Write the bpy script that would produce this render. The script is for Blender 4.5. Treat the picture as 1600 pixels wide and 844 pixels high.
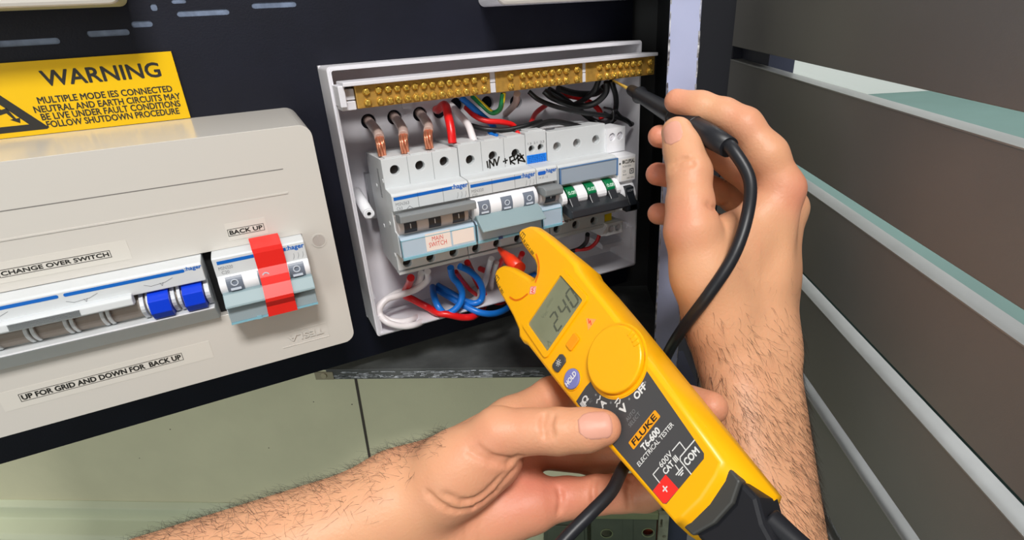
import bpy, bmesh, math, random
import numpy as np
from mathutils import Vector, Matrix
from mathutils.geometry import tessellate_polygon
random.seed(7); RNG = np.random.default_rng(7)
for o in list(bpy.data.objects): bpy.data.objects.remove(o)
SC = bpy.context.scene; COL = SC.collection

# ------------------------------------------------------------------ camera, world, lights
F = 842.0                                            # focal length in pixels of the 1600x844 frame
_v1 = np.array([2000, -513, 842.]); _v2 = np.array([137, 1916, 842.])
CX = _v1/np.linalg.norm(_v1); _v2 = _v2-CX*(_v2@CX); CD = _v2/np.linalg.norm(_v2)
CY = np.cross(CX, CD); CZ = -CD                      # world axes seen in camera space (x right, y down, z forward)
RW = np.array([CX, CY, CZ])                          # camera space -> world
CAM = np.array([0, -.427, 1.3])
cd = bpy.data.cameras.new('camera'); cam = bpy.data.objects.new('camera', cd); COL.objects.link(cam)
cd.sensor_fit = 'HORIZONTAL'; cd.sensor_width = 36; cd.lens = 36*F/1600; cd.clip_start = .01; cd.clip_end = 50
R = np.eye(4); R[:3, 0] = RW@[1, 0, 0]; R[:3, 1] = RW@[0, -1, 0]; R[:3, 2] = RW@[0, 0, -1]; R[:3, 3] = CAM
cam.matrix_world = Matrix(R.tolist()); SC.camera = cam

w = bpy.data.worlds.new('world'); SC.world = w; w.use_nodes = True
wn = w.node_tree.nodes; wl = w.node_tree.links
bg = wn['Background']; bg.inputs['Strength'].default_value = .28
tc = wn.new('ShaderNodeTexCoord'); sx = wn.new('ShaderNodeSeparateXYZ'); cr = wn.new('ShaderNodeValToRGB')
wl.new(tc.outputs['Generated'], sx.inputs[0]); wl.new(sx.outputs['Z'], cr.inputs[0]); wl.new(cr.outputs[0], bg.inputs[0])
cr.color_ramp.elements[0].position = .0; cr.color_ramp.elements[0].color = (.30, .30, .28, 1)
cr.color_ramp.elements[1].position = .7; cr.color_ramp.elements[1].color = (1.0, 1.0, 1.0, 1)

def area(name, loc, target, sx_, sy_, power, col=(1, 1, 1)):
    l = bpy.data.lights.new(name, 'AREA'); l.shape = 'RECTANGLE'; l.size = sx_; l.size_y = sy_; l.energy = power; l.color = col
    o = bpy.data.objects.new(name, l); COL.objects.link(o); o.location = loc
    o.rotation_euler = (Vector(target)-Vector(loc)).to_track_quat('-Z', 'Y').to_euler(); return o
area('ceiling_lamp', (-.1, -.98, 2.28), (.05, -.1, 1.2), .42, .2, 19, (1, .98, .95))
area('doorway_daylight', (-1.15, -1.0, 1.25), (-.05, .2, .95), .9, .9, 6, (.97, 1, .94))
area('porch_daylight', (1.3, -.1, 2.3), (.7, .0, 1.1),   .9, .6, 12, (.96, .99, 1))
SC.view_settings.view_transform = 'Standard'; SC.view_settings.look = 'None'
SC.view_settings.gamma = 1; SC.view_settings.exposure = 0.14; SC.view_settings.use_curve_mapping = False

# ------------------------------------------------------------------ measuring helpers (mm; panel face is y = 0, z counts from 1 m up)
def U(px, py, y):
    r = RW@np.array([(px-800)/F, (py-422)/F, 1]); p = CAM+r*((y/1000-CAM[1])/r[1])
    return (p[0]*1000, y, p[2]*1000-1000)
def Wp(px, py, z):
    p = CAM+RW@np.array([(px-800)/F, (py-422)/F, 1])*z; return (p[0]*1000, p[1]*1000, p[2]*1000-1000)

# ------------------------------------------------------------------ materials
MATS = {}
def lin(c):
    return tuple(((v/255)/12.92 if v/255 <= .04045 else ((v/255+.055)/1.055)**2.4) for v in c)
def mat(name, c, rough=.5, metal=0, spec=.5, noise=0, nscale=60, bump=0, bscale=300, c2=None, trans=0, coat=0, alpha=1, sss=0):
    if name in MATS: return MATS[name]
    m = bpy.data.materials.new(name); m.use_nodes = True; N = m.node_tree.nodes; L = m.node_tree.links
    b = N['Principled BSDF']; c = lin(c)
    b.inputs['Base Color'].default_value = (*c, 1); b.inputs['Roughness'].default_value = rough; b.inputs['Metallic'].default_value = metal
    b.inputs['Specular IOR Level'].default_value = spec; b.inputs['Transmission Weight'].default_value = trans
    b.inputs['Coat Weight'].default_value = coat; b.inputs['Alpha'].default_value = alpha
    t = N.new('ShaderNodeTexCoord')
    if noise:
        n = N.new('ShaderNodeTexNoise'); n.inputs['Scale'].default_value = nscale; n.inputs['Detail'].default_value = 5
        L.new(t.outputs['Object'], n.inputs['Vector'])
        r = N.new('ShaderNodeValToRGB'); e = r.color_ramp.elements
        d = lin(c2) if c2 else tuple(v*(1-noise) for v in c)
        e[0].position = .35; e[0].color = (*d, 1); e[1].position = .65; e[1].color = (*c, 1)
        L.new(n.outputs['Fac'], r.inputs[0]); L.new(r.outputs[0], b.inputs['Base Color'])
    if bump:
        n = N.new('ShaderNodeTexNoise'); n.inputs['Scale'].default_value = bscale; n.inputs['Detail'].default_value = 3
        L.new(t.outputs['Object'], n.inputs['Vector'])
        bp = N.new('ShaderNodeBump'); bp.inputs['Strength'].default_value = bump; bp.inputs['Distance'].default_value = .0005
        L.new(n.outputs['Fac'], bp.inputs['Height']); L.new(bp.outputs[0], b.inputs['Normal'])
    MATS[name] = m; return m
M_black = mat('black_panel', (17, 19, 33), .5, spec=.3, noise=.25, nscale=25, bump=.15, bscale=900)
M_cover = mat('ivory_plastic', (206, 201, 194), .2, spec=.5)
M_white = mat('white_plastic', (222, 220, 226), .42, noise=.04, nscale=40)
M_hager = mat('breaker_plastic', (208, 211, 213), .4, noise=.03, nscale=80)
M_pure = mat('bright_white_plastic', (238, 238, 242), .38)
M_grey = mat('grey_plastic', (128, 132, 134), .4)
M_bluegrey = mat('blue_grey_plastic', (138, 158, 163), .5)
M_dkgrey = mat('dark_grey_plastic', (62, 64, 72), .4)
M_midgrey = mat('slate_grey_plastic', (110, 118, 132), .4)
M_blk = mat('black_plastic', (26, 27, 30), .38)
M_hole = mat('recess_black', (12, 12, 13), .7)
M_taupe = mat('taupe_plastic', (150, 138, 128), .45)
M_blue = mat('logo_blue', (10, 98, 188), .4)
M_toggle = mat('cobalt_plastic', (6, 58, 205), .3)
M_label = mat('label_blue', (20, 130, 235), .4)
M_ink = mat('black_ink', (32, 30, 26), .55)
M_greyink = mat('grey_ink', (130, 132, 136), .6)
M_redink = mat('red_ink', (215, 80, 70), .6)
M_yellowsign = mat('sign_yellow', (228, 182, 3), .35)
M_tape = mat('red_tape', (226, 36, 28), .42, spec=.5)
M_sticker = mat('clear_tape', (213, 208, 200), .2)
M_brass = mat('brass', (246, 204, 96), .26, metal=.6, noise=.2, nscale=400)
M_brassb = mat('brass_bar', (206, 160, 78), .42, metal=.45, noise=.2, nscale=300)
M_copper = mat('copper_strand', (226, 150, 118), .3, metal=.75)
M_steel = mat('steel', (170, 172, 178), .35, metal=.9)
M_window = mat('label_window', (178, 196, 212), .2, noise=.03)
M_edge = mat('clear_edge', (150, 205, 222), .12, trans=.3)
M_green = mat('flag_green', (0, 120, 70), .4)
M_paper = mat('paper_label', (236, 232, 228), .6)
M_pinkpaper = mat('cream_label', (236, 222, 214), .6)
M_yel = mat('yellow_tag', (236, 206, 10), .5)
M_wred = mat('wire_red', (222, 24, 26), .33); M_wwhite = mat('wire_white', (232, 226, 228), .35)
M_wblue = mat('wire_blue', (20, 112, 205), .33); M_wblack = mat('wire_black', (24, 24, 26), .4)
M_wgreen = mat('wire_green', (10, 130, 70), .35); M_wyel = mat('wire_yellow', (240, 210, 30), .35)
M_clear = mat('clear_sheath', (214, 188, 178), .3, trans=.25)
M_cabinet = mat('cabinet_paint', (84, 86, 86), .55, noise=.35, nscale=45, bump=.5, bscale=200)
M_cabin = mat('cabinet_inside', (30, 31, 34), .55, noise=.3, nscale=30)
M_chip = mat('chipped_paint', (196, 200, 208), .6, noise=.75, nscale=220)
M_flange = mat('flange_paint', (176, 182, 214), .4, noise=.05)
M_wall = mat('wall_green', (236, 232, 198), .7, noise=.06, nscale=14, bump=.35, bscale=420)
M_joint = mat('joint_dark', (80, 72, 66), .8)
M_skirt = mat('skirting_green', (226, 232, 202), .5, noise=.05, nscale=10)
M_slat = mat('slat_bronze', (124, 121, 121), .42, metal=.0, spec=.6, noise=.1, nscale=8, bump=.1, bscale=1200)
M_sedge = mat('slat_edge_lit', (150, 150, 148), .34, metal=.2, noise=.15, nscale=30)  # paler than the slats: daylight on their tops put into the colour
M_post = mat('post_navy', (58, 60, 78), .45)
M_teal = mat('teal_ground', (94, 124, 118), .7, noise=.1, nscale=6)
M_extw = mat('exterior_white', (235, 236, 232), .6)
M_yellow = mat('tester_yellow', (255, 182, 4), .36, spec=.45)
M_yellow2 = mat('tester_button_yellow', (250, 158, 8), .4)
M_orange = mat('tester_orange', (250, 128, 10), .4)
M_decal = mat('tester_decal', (72, 72, 74), .42)
M_lcd = mat('lcd_glass', (134, 138, 112), .14, noise=.1, nscale=30)
M_seg = mat('lcd_segment', (84, 88, 74), .4)
M_segghost = mat('lcd_shadow_segment', (112, 116, 94), .4)
M_hold = mat('hold_lavender', (128, 132, 196), .4)
M_tred = mat('tester_red', (252, 48, 40), .4)
M_twhite = mat('tester_print', (228, 228, 226), .5)
M_rubber = mat('black_rubber', (30, 31, 36), .42, spec=.4)
M_boot = mat('grey_boot', (62, 62, 60), .5)
M_probered = mat('probe_red', (248, 62, 26), .35)
M_gal = mat('channel_green_grey', (92, 98, 82), .5, noise=.2, nscale=25)
M_nail = mat('fingernail', (216, 156, 136), .45, spec=.35)
M_hair = mat('dark_hair', (44, 32, 26), .5)

# ------------------------------------------------------------------ mesh builder
class Fr:                                            # a drawing plane: origin, right, up; n points out of it
    def __init__(s, o, u=(1, 0, 0), v=(0, 0, 1)):
        s.o = np.array(o, float); s.u = np.array(u, float); s.v = np.array(v, float); s.n = np.cross(s.u, s.v)
    def p(s, x, y, d=0): return s.o+s.u*x+s.v*y+s.n*d
def FW(y): return Fr((0, y, 0))
XY = Fr((0, 0, 0), (1, 0, 0), (0, 1, 0))
def rrect(x0, x1, y0, y1, r=0, n=5):
    if r <= 0: return [(x0, y0), (x1, y0), (x1, y1), (x0, y1)]
    pts = []
    for cx, cy, a in ((x1-r, y0+r, -90), (x1-r, y1-r, 0), (x0+r, y1-r, 90), (x0+r, y0+r, 180)):
        for i in range(n+1):
            t = math.radians(a+90*i/n); pts.append((cx+r*math.cos(t), cy+r*math.sin(t)))
    return pts
def circ(cx, cy, r, n=20, ry=None):
    return [(cx+r*math.cos(2*math.pi*i/n), cy+(ry or r)*math.sin(2*math.pi*i/n)) for i in range(n)]
def spline(pts, m=10):
    P = [np.array(p, float) for p in pts]
    if len(P) < 3: return P
    P = [2*P[0]-P[1]]+P+[2*P[-1]-P[-2]]; out = []
    for i in range(1, len(P)-2):
        a, b, c, d = P[i-1:i+3]
        for k in range(m):
            t = k/m; out.append(.5*((2*b)+(-a+c)*t+(2*a-5*b+4*c-d)*t*t+(-a+3*b-3*c+d)*t**3))
    out.append(P[-2]); return out
_TEXT = {}
def text_mesh(s, bold):
    k = (s, bold)
    if k not in _TEXT:
        cu = bpy.data.curves.new('t', 'FONT'); cu.body = s; cu.size = 1; cu.offset = bold; cu.resolution_u = 3; cu.fill_mode = 'FRONT'
        ob = bpy.data.objects.new('t', cu); me = bpy.data.meshes.new_from_object(ob)
        V = np.array([v.co[:2] for v in me.vertices]); Fc = [tuple(p.vertices) for p in me.polygons]
        bpy.data.objects.remove(ob); bpy.data.curves.remove(cu); bpy.data.meshes.remove(me)
        V = (V-V.min(0))/(V.max(0)-V.min(0)); _TEXT[k] = (V, Fc)
    return _TEXT[k]
ROOT = {}                                            # object -> 4x4 (mm) of its thing's frame
class MB:
    def __init__(s): s.v = []; s.f = []; s.smooth = []
    def add(s, V, Fc, smooth=False):
        k = len(s.v); s.v += [tuple(map(float, p)) for p in V]; s.f += [tuple(i+k for i in f) for f in Fc]; s.smooth += [smooth]*len(Fc); return s
    def poly(s, fr, pts, d0, d1, holes=(), top_only=False):
        loops = [list(pts)]+[list(h) for h in holes]
        area2 = lambda q: sum(q[i][0]*q[(i+1) % len(q)][1]-q[(i+1) % len(q)][0]*q[i][1] for i in range(len(q)))
        if area2(loops[0]) < 0: loops[0].reverse()
        for h in loops[1:]:
            if area2(h) > 0: h.reverse()
        allp = [p for l in loops for p in l]; n = len(allp); Fc = []
        V = [fr.p(x, y, d1) for x, y in allp]+[fr.p(x, y, d0) for x, y in allp]
        if holes or n > 4:
            T = tessellate_polygon([[Vector((x, y, 0)) for x, y in l] for l in loops])
            tris = []
            for a, b, c in T:
                A, B, Cc = allp[a], allp[b], allp[c]
                cr_ = (B[0]-A[0])*(Cc[1]-A[1])-(B[1]-A[1])*(Cc[0]-A[0])
                if abs(cr_) < 1e-12: continue
                tris.append((a, b, c) if cr_ > 0 else (a, c, b))
            if not holes: Fc = [tuple(range(n)), tuple(n+i for i in reversed(range(n)))]
            else: Fc = tris+[tuple(n+i for i in reversed(t)) for t in tris]
        else: Fc = [tuple(range(n)), tuple(n+i for i in reversed(range(n)))]
        k = 0
        for l in loops:
            m = len(l)
            for i in range(m): j = (i+1) % m; Fc.append((k+i, n+k+i, n+k+j, k+j))
            k += m
        return s.add(V, Fc)
    def box(s, x0, x1, y0, y1, z0, z1):
        return s.poly(Fr((0, 0, 0)), [(x0, z0), (x1, z0), (x1, z1), (x0, z1)], -max(y0, y1), -min(y0, y1))
    def prism(s, x0, x1, yz):                        # a profile in y,z carried along x
        fr = Fr((0, 0, 0), (0, 1, 0), (0, 0, 1)); return s.poly(fr, yz, x0, x1)
    def cyl(s, a, b, ra, rb=None, n=20, cap=True):
        return s.tube([a, b], [ra, ra if rb is None else rb], n, False, cap)
    def tube(s, pts, r, n=10, smooth_path=True, cap=True, m=10, flat=1):
        P = spline(pts, m) if smooth_path else [np.array(p, float) for p in pts]
        rr = np.interp(np.linspace(0, 1, len(P)), np.linspace(0, 1, len(r)), r) if hasattr(r, '__len__') else [r]*len(P)
        V = []; Fc = []; up = None
        for i, p in enumerate(P):
            t = P[min(i+1, len(P)-1)]-P[max(i-1, 0)]; t = t/np.linalg.norm(t)
            if up is None: up = np.cross(t, [0.31, .52, .79]); up /= np.linalg.norm(up)
            up = up-t*(up@t); up /= np.linalg.norm(up); sd = np.cross(t, up)
            for k in range(n):
                a = 2*math.pi*k/n; V.append(p+(up*math.cos(a)+sd*math.sin(a)*flat)*rr[i])
        for i in range(len(P)-1):
            for k in range(n):
                k2 = (k+1) % n; Fc.append((i*n+k, i*n+k2, (i+1)*n+k2, (i+1)*n+k))
        s.add(V, Fc, True)
        if cap:
            q = len(s.v)-len(V); s.f += [tuple(q+k for k in reversed(range(n))), tuple(q+(len(P)-1)*n+k for k in range(n))]; s.smooth += [False, False]
        return s
    def ribbon(s, fr, pts, wd, d0=0, d1=.15):        # a drawn line
        for a, b in zip(pts[:-1], pts[1:]):
            a = np.array(a, float); b = np.array(b, float); t = b-a; L = np.linalg.norm(t)
            if L < 1e-9: continue
            t /= L; nn = np.array([-t[1], t[0]])*wd/2; e = t*wd*.3
            s.poly(fr, [tuple(a-e-nn), tuple(b+e-nn), tuple(b+e+nn), tuple(a-e+nn)], d0, d1)
        return s
    def text(s, fr, t, x0, x1, y0, y1, d=.12, bold=.0, rot180=False):
        V, Fc = text_mesh(t, 0)
        if rot180: V = 1-V
        e = bold*(y1-y0)*1.6
        for i, (dx, dy) in enumerate([(0, 0)] if not bold else [(-e, 0), (e, 0), (0, e), (0, -e), (e*.7, e*.7), (-e*.7, -e*.7), (e*.7, -e*.7), (-e*.7, e*.7)]):
            s.add([fr.p(x0+(x1-x0)*a+dx, y0+(y1-y0)*b+dy, d+.004*i) for a, b in V], Fc)
        return s
    def sphere(s, c, r, n=12, sc=(1, 1, 1)):
        V = []; Fc = []
        for i in range(n+1):
            th = math.pi*i/n
            for k in range(2*n):
                ph = math.pi*k/n; V.append((c[0]+r*sc[0]*math.sin(th)*math.cos(ph), c[1]+r*sc[1]*math.sin(th)*math.sin(ph), c[2]+r*sc[2]*math.cos(th)))
        for i in range(n):
            for k in range(2*n):
                k2 = (k+1) % (2*n); Fc.append((i*2*n+k, (i+1)*2*n+k, (i+1)*2*n+k2, i*2*n+k2))
        return s.add(V, Fc, True)
    def build(s, name, m, parent=None, bevel=0, smooth=False, seg=2, weld=True):
        V = np.array(s.v)
        if parent is not None: Mx = ROOT[parent]
        else:
            c = (V.min(0)+V.max(0))/2; c[2] = V[:, 2].min(); Mx = np.eye(4); Mx[:3, 3] = c
        inv = np.linalg.inv(Mx); L = (V@inv[:3, :3].T+inv[:3, 3])*.001
        me = bpy.data.meshes.new(name); me.from_pydata(L.tolist(), [], s.f); me.validate()
        bm = bmesh.new(); bm.from_mesh(me)
        bmesh.ops.recalc_face_normals(bm, faces=bm.faces); bm.to_mesh(me); bm.free()
        sm = [True]*len(me.polygons) if smooth else (s.smooth if len(s.smooth) == len(me.polygons) else [False]*len(me.polygons))
        me.polygons.foreach_set('use_smooth', sm)
        if m: me.materials.append(m)
        o = bpy.data.objects.new(name, me); COL.objects.link(o); ROOT[o] = Mx
        if parent is not None: o.parent = parent
        else: o.location = Vector(Mx[:3, 3])*.001+Vector((0, 0, 1))
        if bevel:
            b = o.modifiers.new('bevel', 'BEVEL'); b.width = bevel*.001; b.segments = seg; b.limit_method = 'ANGLE'; b.angle_limit = math.radians(35)
            b.harden_normals = False
        return o
def tag(o, label=None, cat=None, group=None, kind=None):
    if label: o['label'] = label
    if cat: o['category'] = cat
    if group: o['group'] = group
    if kind: o['kind'] = kind
    return o
def thing(name, label, cat, loc, group=None, frame=None):
    o = bpy.data.objects.new(name, None); COL.objects.link(o); o.empty_display_size = .02
    Mx = np.eye(4)
    if frame is not None: Mx[:3, :3] = frame
    Mx[:3, 3] = loc; ROOT[o] = Mx
    Wm = Mx.copy(); Wm[:3, 3] = Wm[:3, 3]*.001+[0, 0, 1]; o.matrix_world = Matrix(Wm.tolist())
    return tag(o, label, cat, group)
def inst(me_obj, loc, parent):                       # a copy of a part elsewhere on its thing (loc: offset in mm, world axes)
    o = me_obj.copy(); COL.objects.link(o); o.parent = parent; ROOT[o] = ROOT[parent]
    o.location = Vector((ROOT[parent][:3, :3].T@np.array(loc))*.001); return o

# ------------------------------------------------------------------ cabinet frame (a along its front, b into it)
A2 = np.array([.862, -.507, 0]); A2 /= np.linalg.norm(A2); B2 = np.array([.507, .862, 0]); B2 /= np.linalg.norm(B2)
B0 = 21.7
def CP(a, b, z): return A2*a+B2*b+np.array([0, 0, z])
class CF(Fr): pass
def cab_front(b): return Fr(B2*b, A2, (0, 0, 1))     # n points to the viewer
def cab_top(z): return Fr((0, 0, z), A2, B2)         # n up
def cbox(mb, a0, a1, b0, b1, z0, z1): return mb.poly(cab_top(0), [(a0, b0), (a1, b0), (a1, b1), (a0, b1)], z0, z1)

# ------------------------------------------------------------------ setting
WB = B0+160
mb = MB(); cbox(mb, -1200, 341, WB, WB+60, -900, 600); o = mb.build('wall_back', M_wall); tag(o, kind='structure')
mb = MB()
for a, b_, w_ in ((-52, -60, 2.6), ):
    mb.ribbon(cab_front(WB), [(-49, -40), (-57, -268)], 3.4, -.5, .6)
tag(mb.build('trim_1', M_joint), kind='structure')
mb = MB(); fr = Fr((0, 0, 0), -B2, (0, 0, 1))       # profile: out from wall, up
prof = [(-WB, -302), (-WB+10, -308), (-WB+10, -330), (-WB+34, -336), (-WB+39, -342), (-WB+39, -440), (-WB, -440)]
mb.poly(fr, prof, -178, 1200)
tag(mb.build('baseboard_back', M_skirt, bevel=1.5), kind='structure')
mb = MB(); cbox(mb, -1400, 1100, -1200, WB+60, -930, -900); tag(mb.build('floor', M_teal), kind='structure')

mb = MB()
for px, py, r_ in ((266, 671, 1.0), (193, 794, 1.5), (490, 628, .8), (218, 716, .7), (420, 700, .8), (550, 632, 1.0)):
    r = RW@np.array([(px-800)/F, (py-422)/F, 1]); q = (CAM+r*((WB*.001-CAM@B2)/(r@B2)))*1000; mb.poly(Fr((q[0], q[1], q[2]-1000), A2, (0, 0, 1)), circ(0, 0, r_, 8, r_*.7), 0, .3)
tag(mb.build('trim_3', M_joint), kind='structure')
mb = MB(); cbox(mb, 341, 366, WB-30, WB+60, -900, -90); tag(mb.build('trim_4', M_post), kind='structure')
# steel cabinet
c = thing('steel_cabinet', 'dark grey steel meter cabinet behind the swung-out black panel', 'cabinet', CP(140, B0+60, 26))
mb = MB(); cbox(mb, -8, 308, B0+1.2, B0+156, 34.8, 36); mb.build('floor_plate', M_cabinet, c)
mb = MB(); cbox(mb, 1, 308, B0, B0+1.2, 25.5, 36); mb.build('front_lip', M_cabinet, c, bevel=.4)
mb = MB()
for i in range(130):
    a = random.uniform(2, 190); z = random.uniform(26.5, 33.5); l = random.uniform(2, 12)
    y0 = z+random.uniform(-.5, .5)
    mb.ribbon(cab_front(B0), [(a, z), (a+l*.5, y0), (a+l, z+random.uniform(-.5, .5))], random.uniform(.25, .9), 0, .05)
tag(mb.build('chipped_paint', M_chip, c), 'pale scuffed paint along the bottom lip')
mb = MB(); cbox(mb, -10, 7, B0-.4, B0+.6, 25.5, 33.5); mb.build('corner_bracket', mat('bracket_beige', (160, 152, 128), .5), c)
mb = MB(); p = CP(-1.5, B0, 30); mb.cyl(p, p-B2*1.6, 3.1, 2.6, 18); mb.build('bolt', mat('bolt_beige', (178, 170, 142), .4), c, bevel=.3)
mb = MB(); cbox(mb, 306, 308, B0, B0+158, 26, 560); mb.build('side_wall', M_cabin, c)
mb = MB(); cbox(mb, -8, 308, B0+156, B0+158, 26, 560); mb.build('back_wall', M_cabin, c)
mb = MB(); cbox(mb, 288, 307.5, B0-1.4, B0, 26, 560); fl = mb.build('door_flange', M_flange, c, bevel=.3)
mb = MB()
for a, s_ in ((288, 1), (307.5, -1)):
    z = 30
    while z < 470:
        l = random.uniform(4, 16); mb.ribbon(cab_front(B0-1.4), [(a+s_*.4, z), (a+s_*random.uniform(.1, .9), z+l/2), (a+s_*.4, z+l)], random.uniform(.4, 1.3), 0, .06); z += l+random.uniform(0, 6)
mb.build('chipped_edge', mat('edge_chips', (70, 66, 72), .7, noise=.6, nscale=200, c2=(210, 210, 214)), c)
mb = MB()
for px, py in ((1003, 288), (1002, 377)):
    r = RW@np.array([(px-800)/F, (py-422)/F, 1]); q = CAM+r*((.3045-CAM@A2)/(r@A2)); q = q*1000-np.array([0, 0, 1000])
    mb = MB(); mb.cyl(q+A2*1.5, q-A2*3.2, 4.2, 3.0, 16); mb.sphere(q-A2*3, 2.2, 6); mb.build('bolt', mat('dark_bolt', (70, 70, 76), .35, metal=.7), c)

# lower channel with holes below the wall
c = thing('steel_channel', 'grey-green steel channel with punched holes low on the wall, bottom centre', 'bracket', CP(289, WB-20, -420))
M_lip = mat('channel_lip_green', (132, 140, 104), .5, noise=.15, nscale=30)
mb = MB(); cbox(mb, 241, 325, WB-44, WB-4, -273.5, -263); mb.build('top_lip', M_lip, c, bevel=.8)
mb = MB(); fr = cab_front(WB-40); mb.poly(fr, [(241, -420), (324, -420), (324, -273.5), (241, -273.5)], -2, 0, holes=[circ(261, -303.5, 7.2, 22), circ(313.8, -300.5, 6.6, 22)])
mb.poly(fr, [(281, -420), (296, -420), (294, -276), (281, -276)], 0, 1.2); mb.build('face_plate', M_gal, c)
for x, z in ((261, -303.5), (313.8, -300.5)):
    mb = MB(); mb.poly(fr, circ(x, z, 8.2, 24), 0, .6, holes=[circ(x, z, 7.0, 24)]); mb.build('hole_rim', M_lip, c)
mb = MB(); cbox(mb, 252, 270, WB-34, WB-32, -305, -302.6); mb.build('inner_strip', M_lip, c)
mb = MB(); cbox(mb, 300, 330, WB-30, WB-28, -345, -280); mb.build('rear_plate', mat('rust_red', (150, 62, 32), .7, noise=.8, nscale=30, c2=(30, 16, 12)), c)
mb = MB(); fr = cab_front(WB-46); mb.poly(fr, [(325.5, -420), (337.5, -420), (337.5, -262), (325.5, -262)], -6, 0, holes=[circ(333, -300, 2.4, 12), rrect(326.8, 330, -284, -270, 1)]); mb.build('end_bracket', mat('bracket_grey', (150, 152, 130), .45, noise=.3, nscale=60), c)
c = thing('junction_box', 'dark grey-green box edge beside the punched channel, bottom centre', 'box', CP(209, WB-20, -420))
mb = MB(); cbox(mb, 179, 236, WB-42, WB-4, -420, -281); mb.build('body', M_gal, c, bevel=1)
mb = MB(); fr = cab_front(WB-42); mb.poly(fr, rrect(184, 232, -420, -287, 2), 0, 2); mb.build('lid', M_gal, c, bevel=.6)

# slatted gate (own frame: x along it towards the viewer, y through it, z up)
vg = np.array([52, -417, 842.]); vg /= np.linalg.norm(vg)
gx = -vg; gz = CZ-(CZ@gx)*gx; gz /= np.linalg.norm(gz); gy = np.cross(gz, gx)
GR = np.array([RW@gx, RW@gy, RW@gz]).T; GO = np.array(Wp(1147, 95, .56))
g = thing('slatted_gate', 'dark bronze gate of wide horizontal slats standing open on the right', 'gate', GO, frame=GR)
def glocal(mb):
    V = np.array(mb.v); mb.v = [tuple(p) for p in (V@GR.T+GO)]; return mb
for k in range(-2, 7):
    z1 = 0-74.5*k
    mb = MB(); mb.box(-12 if k < 1 else -6, 560, 0, 11, z1-61, z1-.4); sl = glocal(mb).build('slat', M_slat, g, bevel=.6)
    mb = MB(); mb.box(-12 if k < 1 else -6, 560, -.2, 11.2, z1-.4, z1+.4); glocal(mb).build('top_edge', M_sedge, sl)  # thin strip painted lighter as the lit top of the slat
    sl_edge = None
mb = MB(); mb.box(-168, -16, 2, 42, -560, 240); glocal(mb).build('post', M_post, g, bevel=1)
mb = MB(); mb.box(-14, 62, 12, 36, -560, 240); glocal(mb).build('stile', M_post, g, bevel=1)
mb = MB(); mb.box(500, 540, 12, 36, -560, 240); glocal(mb).build('stile', M_post, g, bevel=1)
# beyond the gate
q = np.array(Wp(1430, 143, 1.25)); gn = RW@gy; Fx = RW@gx; Fx = np.array([Fx[0], Fx[1], 0]); Fx /= np.linalg.norm(Fx); Fn = np.array([gn[0], gn[1], 0]); Fn /= np.linalg.norm(Fn)
g0 = np.array([GO[0], GO[1], 0])+Fn*70; M2 = np.array([[A2[0], Fx[0]], [A2[1], Fx[1]]]); st = np.linalg.solve(M2, (g0-q)[:2]); pw = q+A2*st[0]
top = [g0+Fx*700, np.array([pw[0], pw[1], 0]), np.array([*(q+A2*1600)[:2], 0]), g0+Fx*700+Fn*1600]
mb = MB(); mb.poly(Fr((0, 0, 0), (1, 0, 0), (0, 1, 0)), [(p[0], p[1]) for p in top], q[2]-500, q[2]); tag(mb.build('trim_2', M_teal), kind='structure')
mb = MB(); mb.poly(Fr(q, A2, (0, 0, 1)), [(st[0]-40, 0), (1600, 0), (1600, 900), (st[0]-40, 900)], -40, 0); tag(mb.build('wall_right', M_extw), kind='structure')

# black swing panel
pan = thing('mounting_panel', 'black swing-out panel carrying the switchboard enclosures', 'panel', (60, 3, 47))
mb = MB(); slots = []
for x0, x1, z in ((-24, 6, 324.7), (20, 48, 327.5), (-50, -38.5, 320), (-118, -88, 313.4), (-74, -52, 316)):
    slots.append(rrect(x0, x1, z-1.7, z+1.7, 1.6, 3))
slots.append(rrect(-37, -33.5, 327, 331, 1.2, 3)); slots.append(rrect(-25, -17, 330.5, 333, 1.1, 3))
mb.poly(FW(0), [(-330, 47), (328, 47), (328, 420), (-330, 420)], -2.2, 0, holes=slots); mb.build('board', M_black, pan)
mb = MB()
for sl_ in slots: mb.poly(FW(6.2), sl_ if False else [(p[0], p[1]) for p in sl_], 4.0, 5.6)
tag(mb.build('slot_light', mat('slot_light_fill', (120, 134, 160), .45, noise=.4, nscale=150), pan), 'pale fill in the cable slots, standing for the light behind them')  # light seen through the cutouts, painted as pale slabs behind them

# yellow warning sign
sg = thing('warning_sign', 'yellow warning sign with black lettering above the closed enclosure', 'sign', (-90, -1, 262.5))
mb = MB(); mb.poly(FW(-.1), [(-190, 262.5), (-33, 262.7), (-33, 303.7), (-190, 303.2)], 0, 1.6); mb.build('plate', M_yellowsign, sg)
f = FW(-1.7); mb = MB()
mb.text(f, 'WARNING', -103, -42.2, 289.4, 297.8, .1, .022)
mb.text(f, 'MULTIPLE MODE IES CONNECTED', -109, -38.6, 279.9, 283.6, .1, .022)
mb.text(f, 'NEUTRAL AND EARTH CIRCUITS MAY', -112.4, -35.3, 275.0, 278.7, .1, .022)
mb.text(f, 'BE LIVE UNDER FAULT CONDITIONS', -110.4, -36.6, 270.5, 274.2, .1, .022)
mb.text(f, 'FOLLOW SHUTDOWN PROCEDURE', -109.2, -38.4, 266, 269.7, .1, .022); mb.build('lettering', M_ink, sg)
mb = MB(); mb.poly(f, [(-168, 265.4), (-109.5, 265.4), (-109, 266.6), (-137, 301), (-139, 301), (-168.5, 266.6)], 0, .12, holes=[[(-160, 269), (-117.5, 269), (-138, 295.5)]])
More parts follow.
